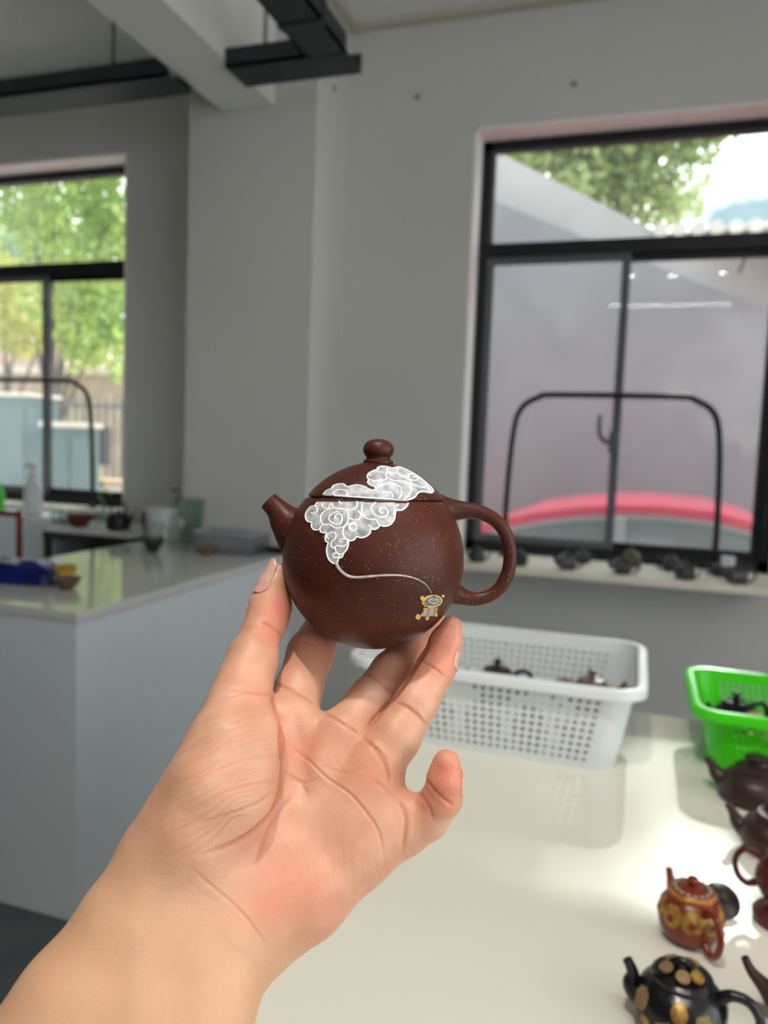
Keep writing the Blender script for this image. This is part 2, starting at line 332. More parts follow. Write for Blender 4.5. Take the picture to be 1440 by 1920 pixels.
# ------------------------------------------------------------------ baskets: perforated walls as one lattice, rim, floor
def basket(name, label, x0, x1, y0, y1, z0, H, taper, m, mh, cell, holes_v, r=.045, rim=.011):
    cx, cy = (x0+x1)/2, (y0+y1)/2; root = thing(name, label, 'basket', (cx, cy, z0))
    hx, hy = (x1-x0)/2, (y1-y0)/2
    def ring(grow, n_x, n_y, nc=6):                     # list of (x, y, nx, ny, straight?) at the perimeter stations
        a, b_ = hx+grow, hy+grow; out = []
        def seg(p, q, n, nrm):
            for i in range(n): t = i/n; out.append((p[0]+(q[0]-p[0])*t, p[1]+(q[1]-p[1])*t, nrm[0], nrm[1], True))
        def arc(cx_, cy_, a0):
            for i in range(nc): an = a0+PI/2*i/nc; out.append((cx_+r*math.cos(an), cy_+r*math.sin(an), math.cos(an), math.sin(an), False))
        seg((-a+r, -b_), (a-r, -b_), n_x, (0, -1)); arc(a-r, -b_+r, -PI/2)
        seg((a, -b_+r), (a, b_-r), n_y, (1, 0)); arc(a-r, b_-r, 0)
        seg((a-r, b_), (-a+r, b_), n_x, (0, 1)); arc(-a+r, b_-r, PI/2)
        seg((-a, b_-r), (-a, -b_+r), n_y, (-1, 0)); arc(-a+r, -b_+r, PI)
        return out
    nx = 2*int((2*hx-2*r)/cell)+1; ny = 2*int((2*hy-2*r)/cell)+1
    zs = [0, H*.10]; n = holes_v*2-1
    for i in range(n): zs.append(H*(.10+.74*(i+1)/n))
    zs.append(H)
    rings = [ring(taper*z/H, nx, ny) for z in zs]; NP = len(rings[0]); th = .0022
    vo = []; fs = []
    for k, z in enumerate(zs):
        for (x, y, a, b2, s) in rings[k]: vo.append((x, y, z))
    for k, z in enumerate(zs):
        for (x, y, a, b2, s) in rings[k]: vo.append((x-a*th, y-b2*th, z))
    off = len(zs)*NP
    def hole(k, i):
        if not rings[0][i][4] or k < 1 or k >= len(zs)-2 or (k-1) % 2: return False
        # index in its straight run
        st = i
        runs = (0, nx+6, nx+6+ny+6, 2*nx+6*3+ny)
        st = i-max(q for q in runs if q <= i); return st % 2 == 1
    for k in range(len(zs)-1):
        for i in range(NP):
            j = (i+1) % NP; A, B_, C_, D_ = k*NP+i, k*NP+j, (k+1)*NP+j, (k+1)*NP+i
            if hole(k, i):
                for p, q in ((A, B_), (B_, C_), (C_, D_), (D_, A)): fs.append((p, q, q+off, p+off))
            else: fs.append((A, B_, C_, D_)); fs.append((D_+off, C_+off, B_+off, A+off))
    g = MB(); g.add(vo, fs); o = g.build('wall_lattice', mh, root, smooth=False)
    # rim: rolled lip swept round the top
    rr = ring(taper+rim*.6, 2, 2, 8); pts = [(x, y, H) for (x, y, a, b2, s) in rr]
    g = MB(); n_ = len(rr); prof = [(-.6, -.25), (-.6, .25), (-.1, .45), (.6, .38), (1.0, .0), (1.0, -1.2), (.8, -1.2), (.8, -.15), (.4, .0)]
    for (x, y, a, b2, s) in rr:
        for (u, w) in prof: g.v.append((x+a*rim*u, y+b2*rim*u, H+w*rim))
    L = len(prof)
    for i in range(n_):
        j = (i+1) % n_
        for q in range(L): w = (q+1) % L; g.f.append((i*L+q, i*L+w, j*L+w, j*L+q))
    g.smooth = True; g.build('rim', m, root)
    base = ring(-.001, 2, 2); g = MB(); k = len(base)
    g.add([(x, y, .001) for (x, y, *_) in base]+[(x, y, .004) for (x, y, *_) in base], [tuple(range(k-1, -1, -1)), tuple(range(k, 2*k))]+[(i, (i+1) % k, (i+1) % k+k, i+k) for i in range(k)])
    g.build('basket_floor', m, root)
    return root
m_wplast = mat('white_plastic', (218, 224, 226), .35)
m_gplast = mat('green_plastic', (62, 205, 10), .35)
zr = 1.105
bx0 = float(on(656, 1235, 2, zr)[0])+.03; bx1 = float(on(1203, 1250, 2, zr)[0])-.035
basket('storage_basket', 'white rectangular plastic basket with square holes holding teapots', bx0, bx1, 1.352, 1.64, TT, .155, .028, m_wplast, m_wplast, .0135, 9)
basket('storage_basket', 'bright green plastic basket at the right edge of the table', .150, .62, 1.43, 1.66, TT, .115, .022, m_gplast, m_gplast, .011, 9, r=.04)

# ------------------------------------------------------------------ teapots
def pot(name, label, cat, loc, rz, m, R=.05, H=.07, shape='round', knob='ball', lid=True, spout=True, handle='loop', m_lid=None, group=None, tilt=None, scale=1, spoutlen=1.0, ring_m=None):
    t = thing(name, label, cat, loc, rz, group)
    if tilt: t.rotation_euler = (tilt[0], tilt[1], rz)
    if scale != 1: t.scale = (scale,)*3
    if shape == 'round': pf = [(.45, 0), (.62, .02), (.86, .16), (.98, .36), (1, .52), (.96, .70), (.84, .86), (.68, .96), (.62, 1.0)]; lr = .62
    elif shape == 'flat': pf = [(.62, 0), (.78, .03), (.95, .2), (1, .42), (.96, .66), (.82, .86), (.62, .97), (.56, 1.0)]; lr = .56
    elif shape == 'drum': pf = [(.9, 0), (.98, .03), (1, .12), (.97, .5), (.84, .80), (.60, .97), (.56, 1.0)]; lr = .56
    elif shape == 'square': pf = [(.8, 0), (.9, .05), (1, .45), (.95, .85), (.7, .97), (.6, 1.0)]; lr = .60
    else: pf = [(.5, 0), (.6, .03), (.9, .2), (1.0, .45), (.92, .68), (.70, .86), (.62, 1.0)]; lr = .62
    n = 4 if shape == 'square' else 40
    pr = [(r*R, z*H) for r, z in pf]
    # smooth the profile
    def sm(p):
        q = [p[0]]
        for a, b_ in zip(p[:-1], p[1:]): q += [(a[0]*.75+b_[0]*.25, a[1]*.75+b_[1]*.25), (a[0]*.25+b_[0]*.75, a[1]*.25+b_[1]*.75)]
        return q+[p[-1]]
    pr = sm(sm(pr)) if shape != 'square' else pr
    M4 = Matrix.Rotation(PI/4, 4, 'Z')
    g = MB().lathe(pr+[(lr*R*.93, H), (lr*R*.9, H*.93)], n, M=M4)
    g.build('body', m, t, smooth=shape != 'square')
    if lid:
        lp = [(lr*R*.92, H-.001), (lr*R*1.06, H+.001), (lr*R*1.06, H+.004), (lr*R*.95, H+.0065), (lr*R*.7, H+R*.16), (lr*R*.4, H+R*.23), (.004, H+R*.25)]
        l = MB().lathe(lp[:4]+sm(lp[3:]), n, M=M4).build('lid', m_lid or m, t, smooth=shape != 'square')
        zk = H+R*.24
        if knob == 'ball': MB().lathe([(.11*R, zk-.001), (.10*R, zk+.05*R), (.16*R, zk+.12*R), (.19*R, zk+.2*R), (.15*R, zk+.29*R), (.02*R, zk+.33*R)], 20).build('knob', m_lid or m, l)
        elif knob == 'disc': MB().lathe([(.30*R, zk-.004), (.28*R, zk+.03*R), (.34*R, zk+.08*R), (.36*R, zk+.12*R), (.30*R, zk+.16*R), (.02*R, zk+.17*R)], 28).build('knob', m_lid or m, l)
        elif knob == 'bridge': MB().tube([(-.26*R, 0, zk-.06*R), (-.20*R, 0, zk+.08*R), (0, 0, zk+.17*R), (.20*R, 0, zk+.08*R), (.26*R, 0, zk-.06*R)], [.13*R, .11*R, .09*R, .11*R, .13*R], 14, flat=1.0).build('knob', m_lid or m, l)
        if ring_m: MB().lathe([(lr*R*1.08, H-.002), (lr*R*1.16, H-.0005), (lr*R*1.15, H+.0035), (lr*R*1.06, H+.0055), (lr*R*1.0, H+.004)], n, cap=False).build('lid_band', ring_m, l)
    if spout:
        s = spoutlen
        MB().tube([(-.80*R, 0, .42*H), (-1.05*R, 0, .60*H), (-1.25*R*s, 0, .82*H), (-1.42*R*s, 0, 1.04*H)], [.30*R, .22*R, .14*R, .11*R], 18, cap=True).build('spout', m, t)
        MB().lathe([(.0005, 0), (.075*R, 0)], 14, cap=False, M=Matrix.Translation((-1.426*R*s, 0, 1.047*H)) @ Matrix.Rotation(-.65, 4, 'Y')).build('spout_hole', mat('pot_hole', (10, 8, 8), .9), t)
    if handle == 'loop':
        MB().tube([(.80*R, 0, .86*H), (1.05*R, 0, .98*H), (1.40*R, 0, .94*H), (1.62*R, 0, .66*H), (1.52*R, 0, .32*H), (1.22*R, 0, .14*H), (.90*R, 0, .22*H)], [.15*R, .12*R, .11*R, .105*R, .105*R, .11*R, .14*R], 16).build('handle', m, t)
    return t
def clay(name, c, **k): return mat(name, c, k.pop('rough', .38), var=.12, scale=30, bump=.15, bscale=200, **k)
m_blk = clay('black_glaze', (14, 15, 18), rough=.22); m_gold = mat('gold_slip', (176, 140, 62), .4, metal=.3, col2=(120, 84, 40), scale=160)
m_purple = mat('dull_purple_gold', (112, 88, 84), .5, col2=(150, 118, 60), scale=220); m_green_g = mat('green_gold', (86, 92, 52), .5, col2=(140, 110, 60), scale=220)
m_red = clay('red_brown_clay', (118, 42, 22), rough=.3); m_dk = clay('dark_umber_clay', (48, 33, 30)); m_dk2 = clay('dark_brown_clay', (52, 34, 28)); m_maroon = clay('maroon_clay', (88, 30, 26))
m_band = mat('gilt_band', (186, 130, 50), .45, metal=.2, col2=(150, 82, 34), scale=260)
m_sillpot = mat('slate_pot_clay', (58, 56, 58), .35, var=.2); m_olive = clay('olive_clay', (86, 80, 58)); m_beige = clay('beige_clay', (196, 172, 140), rough=.6); m_taupe = clay('taupe_clay', (110, 92, 78))

def medal(parent, R, H, ang, zc, size, m, sides, name='medallion'):
    """raised flat slip medallion laid on the round body (follows its surface)"""
    pf = [(.45, 0), (.62, .02), (.86, .16), (.98, .36), (1, .52), (.96, .70), (.84, .86), (.68, .96), (.62, 1.0)]
    zz = [p[1]*H for p in pf]; rr = [p[0]*R for p in pf]; vs_ = []; fs = []; K = sides
    rings = (0.0, .5, 1.0)
    for q in rings:
        for i in range(K):
            a = 2*PI*i/K; z = zc*H+size*q*math.sin(a); r = float(np.interp(z, zz, rr))
            th = ang+size*q*math.cos(a)/max(r, .01); r += .0012 if q < 1 else .0003
            vs_.append((r*math.cos(th), r*math.sin(th), z))
    for k in range(len(rings)-1):
        for i in range(K): j = (i+1) % K; fs.append((k*K+i, k*K+j, (k+1)*K+j, (k+1)*K+i))
    g = MB().add(vs_, fs); g.smooth = True; return g.build(name, m, parent)

# black teapot with medallions: front right of the table
bp_ = on(1268, 1950, 2, TT); R, H = .0425, .054
t = pot('teapot', 'glossy black teapot with gold and purple medallions near the bottom right', 'teapot', (bp_[0]+.002, bp_[1]+.012, TT), math.radians(-8), m_blk, R, H, 'round', 'bridge', spoutlen=.84)
A0 = -PI/2
for a, z, s, mm, k in ((-.15, .33, .0165, m_purple, 8), (.05, .80, .0075, m_gold, 16), (.62, .64, .0110, m_green_g, 6), (-.98, .68, .0105, m_purple, 8), (-.72, .40, .0065, m_gold, 12), (-1.15, .36, .009, m_green_g, 12), (.35, .36, .0065, m_gold, 12), (1.1, .35, .01, m_purple, 8), (2.0, .5, .013, m_gold, 8), (3.0, .6, .01, m_purple, 8), (-2.2, .5, .012, m_gold, 8)):
    q = medal(t, R, H, A0+a, z, s, mm, k)
    if s > .012: medal(t, R+.0013, H, A0+a, z, s*.5, m_gold, 12)
ld = [c for c in t.children if c.name.startswith('lid')][0]
for a, rr_ in ((-1.1, .62), (.1, .60), (1.0, .62), (-2.3, .6), (2.6, .6)):
    r = .62*R*rr_; zz = H+R*.155+.0055
    M = Matrix.Translation((r*math.cos(A0+a), r*math.sin(A0+a), zz)) @ Matrix.Rotation(.42, 4, Vector((-math.sin(A0+a), math.cos(A0+a), 0)))
    MB().lathe([(.0065, -.0022), (.0065, .0005), (.003, .001), (.0003, .001)], 14, M=M).build('medallion', m_purple if a < 0.5 else m_gold, ld)
# red-brown gilded teapot
rp_ = on(1290, 1782, 2, TT); R, H = .0355, .054
t = pot('teapot', 'small red brown teapot with gilded flower band and gold rimmed lid behind the black teapot', 'teapot', (rp_[0]+.002, rp_[1]+.024, TT), math.radians(-62), m_red, R, H, 'round', 'ball', ring_m=m_band)
for i in range(9):
    medal(t, R, H, 2*PI*i/9+.2, .67, .0122, m_gold, 12, 'gilded_flower'); medal(t, R+.0012, H, 2*PI*i/9+.2, .64, .0045, m_red, 10, 'flower_heart')
ld = [c for c in t.children if c.name.startswith('lid')][0]
m_bluegrey = mat('pale_slip', (150, 146, 124), .5)
for i in range(16):
    a = 2*PI*i/16; MB().lathe([(.0026, -.001), (.0026, .0012), (.0012, .0018), (.0003, .0018)], 8, M=Matrix.Translation((.0190*math.cos(a), .0190*math.sin(a), H+.0062))).build('petal', m_bluegrey, ld)
# loose lid beside it
lp = on(1352, 1722, 2, TT)
t = thing('loose_cover', 'loose dark purple brown teapot lid leaning beside the gilded red teapot', 'cover', (lp[0]+.0, lp[1]+.016, TT+.012)); t.scale = (.72,)*3; t.rotation_euler = (math.radians(38), math.radians(12), 0)
MB().lathe([(.020, -.004), (.022, -.004), (.022, 0), (.030, .001), (.031, .004), (.026, .009), (.014, .014), (.0005, .016)], 32).build('disc', m_dk, t)
MB().lathe([(.005, .014), (.005, .018), (.008, .022), (.006, .027), (.0005, .028)], 16).build('knob', m_dk, t)
# pots along the right edge
q = on(1398, 1508, 2, TT); pot('teapot', 'dark umber teapot with flat button lid just in front of the green basket', 'teapot', (q[0]+.016, q[1]+.024, TT), math.radians(-12), m_dk, .056, .050, 'drum', 'disc', spoutlen=.95)
q = on(1420, 1600, 2, TT); pot('teapot', 'dark brown teapot with bridge knob between umber teapot and maroon figure', 'teapot', (q[0]+.024, q[1]+.014, TT), math.radians(-14), m_dk2, .048, .050, 'flat', 'bridge', spoutlen=.95)
q = on(1436, 1742, 2, TT)
t = pot('teapot', 'maroon pear shaped teapot on a round foot cut by the right edge', 'teapot', (q[0]+.020, q[1]+.022, TT+.030), math.radians(170), m_maroon, .034, .050, 'pear', 'ball')
MB().lathe([(.028, -.030), (.032, -.029), (.033, -.020), (.029, -.015), (.020, -.012), (.019, -.004), (.026, .004)], 36).build('foot', m_maroon, t)
q = on(1462, 1935, 2, TT); pot('teapot', 'dark brown teapot whose spout pokes in at the bottom right corner', 'teapot', (q[0]+.024, q[1]+.012, TT), math.radians(-4), m_dk2, .036, .055, 'round', 'ball', spoutlen=1.12)

# pots inside the baskets
q = on(918, 1290, 1, 1.45); pot('teapot', 'dark teapot in the left half of the white basket, only its knob showing', 'teapot', (q[0], 1.53, TT+.048), .4, m_dk, .045, .055, 'flat', 'ball')
q = on(1105, 1300, 1, 1.45); pot('teapot', 'taupe teapot with handle and knob showing in the right end of the white basket', 'teapot', (q[0]+.0, 1.53, TT+.050), math.radians(195), m_taupe, .046, .055, 'flat', 'ball')
for i, (dx, yy, mm, lb) in enumerate(((-.075, 1.415, m_taupe, 'taupe teapot behind the holes at the right end of the white basket'), (-.165, 1.415, m_dk, 'dark teapot second from the right behind the holes of the white basket'),
        (-.255, 1.415, m_olive, 'olive teapot in the middle behind the holes of the white basket'), (-.345, 1.415, m_maroon, 'maroon teapot behind the holes near the ring finger, in the white basket'), (-.425, 1.455, m_dk2, 'brown teapot at the left end of the white basket'))):
    pot('teapot', lb, 'teapot', (dx, yy, TT+.005), (.5, 2.0, .9, 2.6, 1.2)[i], mm, .033, .058, 'round', 'ball', group='teapots inside the white basket')
pot('teapot', 'black teapot lying at the left inside the green basket', 'teapot', (.200, 1.575, TT+.035), .5, m_blk, .042, .05, 'flat', 'ball')
pot('teapot', 'pale beige teapot with a flat lid heaped in the green basket', 'teapot', (.268, 1.48, TT+.045), 2.6, m_beige, .043, .045, 'flat', 'disc')
pot('teapot', 'black teapot at the right edge inside the green basket', 'teapot', (.362, 1.572, TT+.050), 1.2, m_blk, .045, .055, 'round', 'ball')
pot('teapot', 'beige teapot half hidden at the right in the green basket', 'teapot', (.405, 1.535, TT+.005), 1.2, m_beige, .028, .05, 'flat', 'ball')

# row of small pots on the window sill
SZ = .975
sill = [(893, 1053, 'dark slate teapot nearest the held teapot on the sill', 'flat', .7, .048, m_sillpot), (972, 1060, 'dark slate teapot on the sill seen through the handle of the held pot', 'flat', 2.0, .052, m_sillpot),
        (1062, 1067, 'dark slate teapot, front one of the second pair on the sill', 'square', .4, .055, m_sillpot), (1092, 1056, 'dark slate teapot, rear one of the second pair on the sill', 'round', 2.6, .045, m_sillpot),
        (1165, 1078, 'dark slate square teapot below the latch side of the window on the sill', 'square', .2, .055, m_sillpot), (1183, 1063, 'olive brown teapot behind the square one in the middle of the sill', 'round', 1.2, .058, m_olive),
        (1258, 1070, 'dark slate teapot, rear one of the pair right of the sill middle', 'flat', 3.0, .052, m_sillpot), (1283, 1089, 'dark slate teapot, front one of the pair right of the sill middle', 'square', .5, .052, m_sillpot),
        (1350, 1080, 'dark slate teapot with a pale box on it near the right end of the sill', 'flat', 3.1, .048, m_sillpot), (1380, 1098, 'dark slate square teapot at the right end of the sill', 'square', .3, .056, m_sillpot)]
for px_, py_, lb, sh, a, R, mm in sill:
    q = on(px_, py_, 2, SZ); yy = min(max(q[1], D-.235), D+.06); q = q+(yy-q[1])*ray(px_, py_)/ray(px_, py_)[1]
    pot('teapot', lb, 'teapot', (q[0], yy, SZ), a, mm, R*.84, R*1.15, sh, 'ball', group='small teapots on the window sill')
q = on(1362, 1060, 1, D-.02)
tag(MB().rbox(-.028, .028, -.02, .02, 0, .045, .005).build('pale_box', mat('pale_box_card', (205, 212, 220), .3), loc=(q[0], D-.065, SZ+.048)), 'small pale box lying on top of a slate teapot at the right of the sill', 'box')

# ------------------------------------------------------------------ things on the back counter and by the left window
m_clear = glass_pane('clear_glass', (236, 242, 240), 1.4, veil=.06); m_pla = glass_pane('clear_plastic', (236, 238, 244), 1.6, veil=.28)
m_bag = mat('blue_foil', (10, 30, 120), .3, col2=(4, 14, 80), scale=14, bump=.6, bscale=25); m_bgold = mat('gold_foil', (176, 140, 40), .35, metal=.2, bump=.5, bscale=30)
q = on(40, 1098, 2, CT)
t = thing('snack_bag', 'blue foil bag with a gold lining at its open end lying on the counter corner', 'bag', (q[0], q[1]+.08, CT))
g = MB(); nu, nv = 26, 18
for s in (1, -1):
    for i in range(nu+1):
        for j in range(nv+1):
            u, v = i/nu*2-1, j/nv*2-1; e = max(0, (1-u**4))*max(0, (1-v**4))
            z = .046*(e**.5)*(1+.16*math.sin(5*u+2*v)*math.cos(4*v))
            g.v.append((-.10+.2*u*(1-.12*v*v)+.0, .10*v*(1-.35*max(0, u)), .002+(z*1.5 if s > 0 else 0)))
n1 = (nu+1)*(nv+1)
for s in range(2):
    for i in range(nu):
        for j in range(nv): a = s*n1+i*(nv+1)+j; g.f.append((a, a+1, a+nv+2, a+nv+1))
g.smooth = True; g.build('foil_body', m_bag, t)
MB().tube([(-.04, -.055, .012), (.02, -.02, .022), (.065, .02, .038), (.095, .05, .044), (.11, .06, .038)], [.008, .018, .030, .030, .012], 18, flat=.55).build('gold_lining', m_bgold, t)
q = on(122, 1106, 2, CT)
t = thing('tea_bowl', 'small brown flared tea bowl beside the blue foil bag', 'bowl', (q[0], q[1]+.01, CT))
MB().lathe([(.018, 0), (.020, .004), (.036, .022), (.046, .040), (.043, .040), (.033, .024), (.016, .008), (.0005, .007)], 36, cap=False).build('bowl', mat('bowl_brown', (98, 78, 66), .5), t)
MB().lathe([(.016, .0), (.016, .004)], 24).build('foot_ring', mat('bowl_brown', (98, 78, 66)), t)
def at_c(px_, py_): q = on(px_, py_, 2, CT); return (float(q[0]), float(q[1]), CT)
x, y, z = at_c(286, 1036)
t = thing('coffee_server', 'clear glass server with near black liquid in its base on the back counter', 'jug', (x, y, z))
MB().lathe([(.020, 0), (.032, .012), (.046, .040), (.05, .06), (.047, .10), (.052, .14)], 32, cap=False).build('glass_body', m_clear, t)
MB().lathe([(.016, .002), (.027, .012), (.043, .040), (.0485, .064), (.0485, .072), (.0005, .0725)], 32).build('dark_liquid', mat('black_coffee', (10, 8, 9), .15), t)
MB().tube([(.048, 0, .12), (.08, 0, .11), (.085, 0, .07), (.052, 0, .05)], .006).build('handle', m_clear, t)
x, y, z = at_c(335, 1034)
t = thing('pump_bottle', 'tall clear bottle with a grey pump top in front of the pillar corner', 'bottle', (x, y, z))
MB().lathe([(.045, 0), (.05, .006), (.05, .16), (.042, .185), (.018, .205), (.018, .225)], 32, cap=False).build('glass_body', m_clear, t)
MB().lathe([(.020, .222), (.020, .245), (.008, .25), (.008, .275), (.018, .277), (.018, .29), (.0005, .292)], 20).tube([(0, 0, .283), (-.03, 0, .284), (-.045, 0, .276)], .006).build('pump_top', mat('pump_grey', (96, 100, 102), .4), t)
x, y, z = at_c(378, 1022)
t = thing('glass_vase', 'pale green glass cylinder with a folded rim behind the plastic box', 'vase', (x-.02, min(y+.05, 3.28), z))
MB().lathe([(.040, 0), (.044, .006), (.040, .10), (.046, .22), (.048, .22), (.043, .10), (.041, .01), (.0005, .009)], 32, cap=False).build('glass_body', glass_pane('green_glass', (228, 240, 234), 1.5, veil=.05), t)
MB().lathe([(.046, .216), (.052, .22), (.052, .226), (.046, .228)], 32, cap=False).build('rim', mat('green_rim', (120, 150, 132), .3), t)
x, y, z = at_c(386, 1040)
t = thing('tea_cup', 'small amber tea cup on the back counter in front of the plastic box', 'cup', (x, y, z))
MB().lathe([(.018, 0), (.024, .004), (.034, .02), (.037, .042), (.034, .042), (.030, .02), (.0005, .008)], 30, cap=False).build('cup_body', mat('amber', (120, 92, 44), .3), t)
MB().lathe([(.0005, .03), (.0325, .03)], 24, cap=False).build('tea', mat('tea_liquid', (96, 60, 18), .1), t)
x, y, z = at_c(440, 1034)
t = thing('plastic_box', 'shallow clear plastic box with a folded rim against the pillar', 'box', (x-.005, y-.02, z))
g = MB(); a_, b_, h_ = .150, .085, .095
for s in (-1, 1): g.box(-a_, a_, s*b_-.001, s*b_+.001, 0, h_).box(s*a_-.001, s*a_+.001, -b_, b_, 0, h_)
g.box(-a_, a_, -b_, b_, 0, .003).build('box_walls', m_pla, t)
MB().tube([(-a_, -b_, h_), (a_, -b_, h_), (a_, b_, h_), (-a_, b_, h_)], .0045, sub=1, closed=True).build('rim', mat('plastic_rim', (190, 194, 200), .3), t)
MB().rbox(-.12, .02, -.06, .05, .004, .05, .008).build('contents', mat('pinkish_contents', (196, 186, 196), .6, col2=(160, 156, 162), scale=20), t)
x, y, z = at_c(512, 1036)
tag(MB().rbox(-.075, .085, -.02, .02, 0, .028, .004).build('black_case', mat('black_plastic', (8, 8, 8), .4), loc=(x, y, z)), 'flat black case lying at the right end of the back counter', 'case')
x, y, z = at_c(306, 1013)
t = thing('storage_tub', 'rounded white plastic tub with dark handles behind the glass server', 'tub', (x+.01, y+.0, z))
MB().lathe([(.075, 0), (.082, .006), (.098, .15), (.104, .155), (.104, .165), (.096, .166), (.08, .01), (.0005, .008)], 40, cap=False).build('tub_body', m_wplast, t)
for s in (-1, 1): MB().tube([(s*.100, -.02, .14), (s*.122, -.012, .115), (s*.124, .0, .06), (s*.110, .0, .035)], .009).build('handle', m_rod, t)
# wash table
m_dark = mat('dark_metal', (20, 20, 22), .45); wt = 1.0; a = on(80, 988, 2, wt)
t = thing('wash_table', 'pale topped wash table on a black frame with a dark basin slung below', 'table', (float(a[0]), float(a[1]), 0))
tw = -2.40-float(a[0]); td = max(.45, 3.70-float(a[1]))
MB().rbox(0, tw, 0, td, wt-.022, wt, .004).build('tabletop', mat('pale_top', (214, 212, 206), .3), t)
MB().box(.0, tw, .005, .03, wt-.06, wt-.022).box(0, tw, td-.03, td-.005, wt-.06, wt-.022).box(0, .03, 0, td, wt-.06, wt-.022).box(tw-.03, tw, 0, td, wt-.06, wt-.022).build('frame', m_dark, t)
for x_ in (.018, tw-.018):
    for y_ in (.018, td-.018): MB().box(x_-.016, x_+.016, y_-.016, y_+.016, 0, wt-.05).build('leg', m_dark, t)
MB().lathe([(.04, -.24), (.12, -.22), (.19, -.12), (.22, -.0), (.21, .0), (.18, -.11), (.0005, -.21)], 36, c=(tw*.58, td/2, wt-.03), cap=False).build('basin', m_dark, t)
TX0, TY0 = float(a[0]), float(a[1])
def on_t(px_): d = ray(px_, 985); yy = 3.42; return float(d[0]*yy/d[1]), yy, wt
x, y, z = on_t(106); t = thing('drinking_glass', 'clear drinking glass, left one on the wash table', 'glass', (x, y, z), group='drinking glasses'); MB().lathe([(.024, 0), (.026, .003), (.033, .085), (.031, .085), (.024, .006), (.0005, .005)], 28, cap=False).build('glass_body', m_clear, t)
x, y, z = on_t(124); t = thing('drinking_glass', 'clear drinking glass next to the brown bowl on the wash table', 'glass', (x, y, z), group='drinking glasses'); MB().lathe([(.024, 0), (.026, .003), (.033, .08), (.031, .08), (.024, .006), (.0005, .005)], 28, cap=False).build('glass_body', m_clear, t)
x, y, z = on_t(149); t = thing('clay_bowl', 'red brown clay bowl on the wash table', 'bowl', (x, y, z)); MB().lathe([(.035, 0), (.05, .01), (.066, .035), (.068, .062), (.064, .062), (.06, .035), (.0005, .012)], 32, cap=False).build('bowl', m_maroon, t)
MB().lathe([(.03, -.0), (.03, .006)], 24).build('foot_ring', m_maroon, t)
x, y, z = on_t(190)
t = thing('glass_jar_plant', 'small green leafed cutting in a clear jar on the wash table', 'plant', (x, y, z))
MB().lathe([(.03, 0), (.036, .005), (.036, .07), (.026, .085), (.028, .095)], 28, cap=False).build('jar', m_clear, t)
g = MB()
for i in range(16):
    a1 = i*2.4; h = .05+.012*i; r = .02+.018*(i % 3); c_ = Vector((r*math.cos(a1), r*math.sin(a1), h)); u = Vector((math.cos(a1), math.sin(a1), .4)); w = u.cross(Vector((0, 0, 1))).normalized()
    g.add([c_-u*.02, c_+w*.012, c_+u*.024, c_-w*.012], [(0, 1, 2, 3)])
g.tube([(0, 0, .01), (.004, 0, .12), (-.004, .004, .26)], .003); g.smooth = False
o = g.build('foliage', mat('plant_green', (52, 120, 60), .5), t)
x, y, z = on_t(222)
t = thing('dark_kettle', 'small dark kettle at the right end of the wash table', 'kettle', (x, y, z)); MB().lathe([(.05, 0), (.06, .01), (.062, .05), (.045, .085), (.02, .09), (.012, .10), (.0005, .102)], 32).build('kettle_body', m_dark, t)
MB().tube([(.055, 0, .03), (.08, 0, .06), (.088, 0, .085)], [.012, .009, .007]).build('spout', m_dark, t); MB().tube([(-.05, 0, .07), (-.04, 0, .13), (0, 0, .15), (.04, 0, .13), (.05, 0, .07)], .005).build('handle', m_dark, t)
# low white ledge cabinet, bottle, red stool
q = on(30, 975, 1, 3.42); lz = float(q[2]); lx = float(on(101, 975, 1, 3.42)[0])
t = thing('ledge_cabinet', 'low grey cabinet with a white top under the left window', 'cabinet', (lx, 3.42, 0))
MB().rbox(-1.6, .01, -.01, .32, lz-.0, lz+.025, .004).build('cabinet_top', mat('white_top', (235, 235, 232), .4), t)
MB().box(-1.6, 0, 0, .30, 0, lz).build('cabinet_body', m_panel, t)
q = on(62, 965, 1, 3.5)
t = thing('lotion_bottle', 'white pump bottle with rounded shoulders standing on the white ledge', 'bottle', (float(q[0]), 3.5, lz+.025))
MB().lathe([(.030, 0), (.048, .004), (.050, .02), (.050, .13), (.044, .165), (.024, .185), (.022, .20)], 32).build('bottle_body', m_wplast, t)
MB().lathe([(.024, .198), (.025, .235), (.014, .24), (.012, .262), (.03, .265), (.033, .285), (.022, .296), (.0005, .298)], 24).tube([(0, 0, .282), (-.04, 0, .284), (-.055, 0, .272)], [.012, .01, .008]).build('pump_top', m_wplast, t)
q = on(1, 945, 1, 3.5)
tag(MB().lathe([(.03, 0), (.032, .01), (.032, .11), (.02, .14), (.014, .15), (.014, .17), (.0005, .171)], 24).build('green_bottle', mat('bright_green', (70, 190, 50), .4), loc=(float(q[0])-.012, 3.5, lz+.025)), 'bright green bottle cut by the left edge on the white ledge', 'bottle')
m_redm = mat('red_metal', (120, 14, 22), .35); m_gm = mat('grey_metal', (70, 70, 74), .4)
q = on(36, 1000, 1, 2.95); sx = float(q[0]); zt = float(on(36, 957, 1, 2.95)[2])
t = thing('bar_stool', 'red metal bar stool with a low back behind the blue bag', 'stool', (sx-.36, 2.95, 0))
for x_ in (0, .36): MB().tube([(x_, 0, .82), (x_, 0, zt)], .014, sub=1).build('back_post', m_redm, t)
for x_, y_ in ((0, 0), (.36, 0), (0, -.34), (.36, -.34)): MB().tube([(x_, y_, .82), (x_, y_, 0)], .013, sub=1).build('leg', m_gm, t)
MB().tube([(0, 0, zt-.02), (.36, 0, zt-.02)], .014, sub=1).build('back_rail', m_redm, t)
MB().rbox(-.02, .38, -.37, .02, .80, .835, .012).build('seat', m_redm, t)
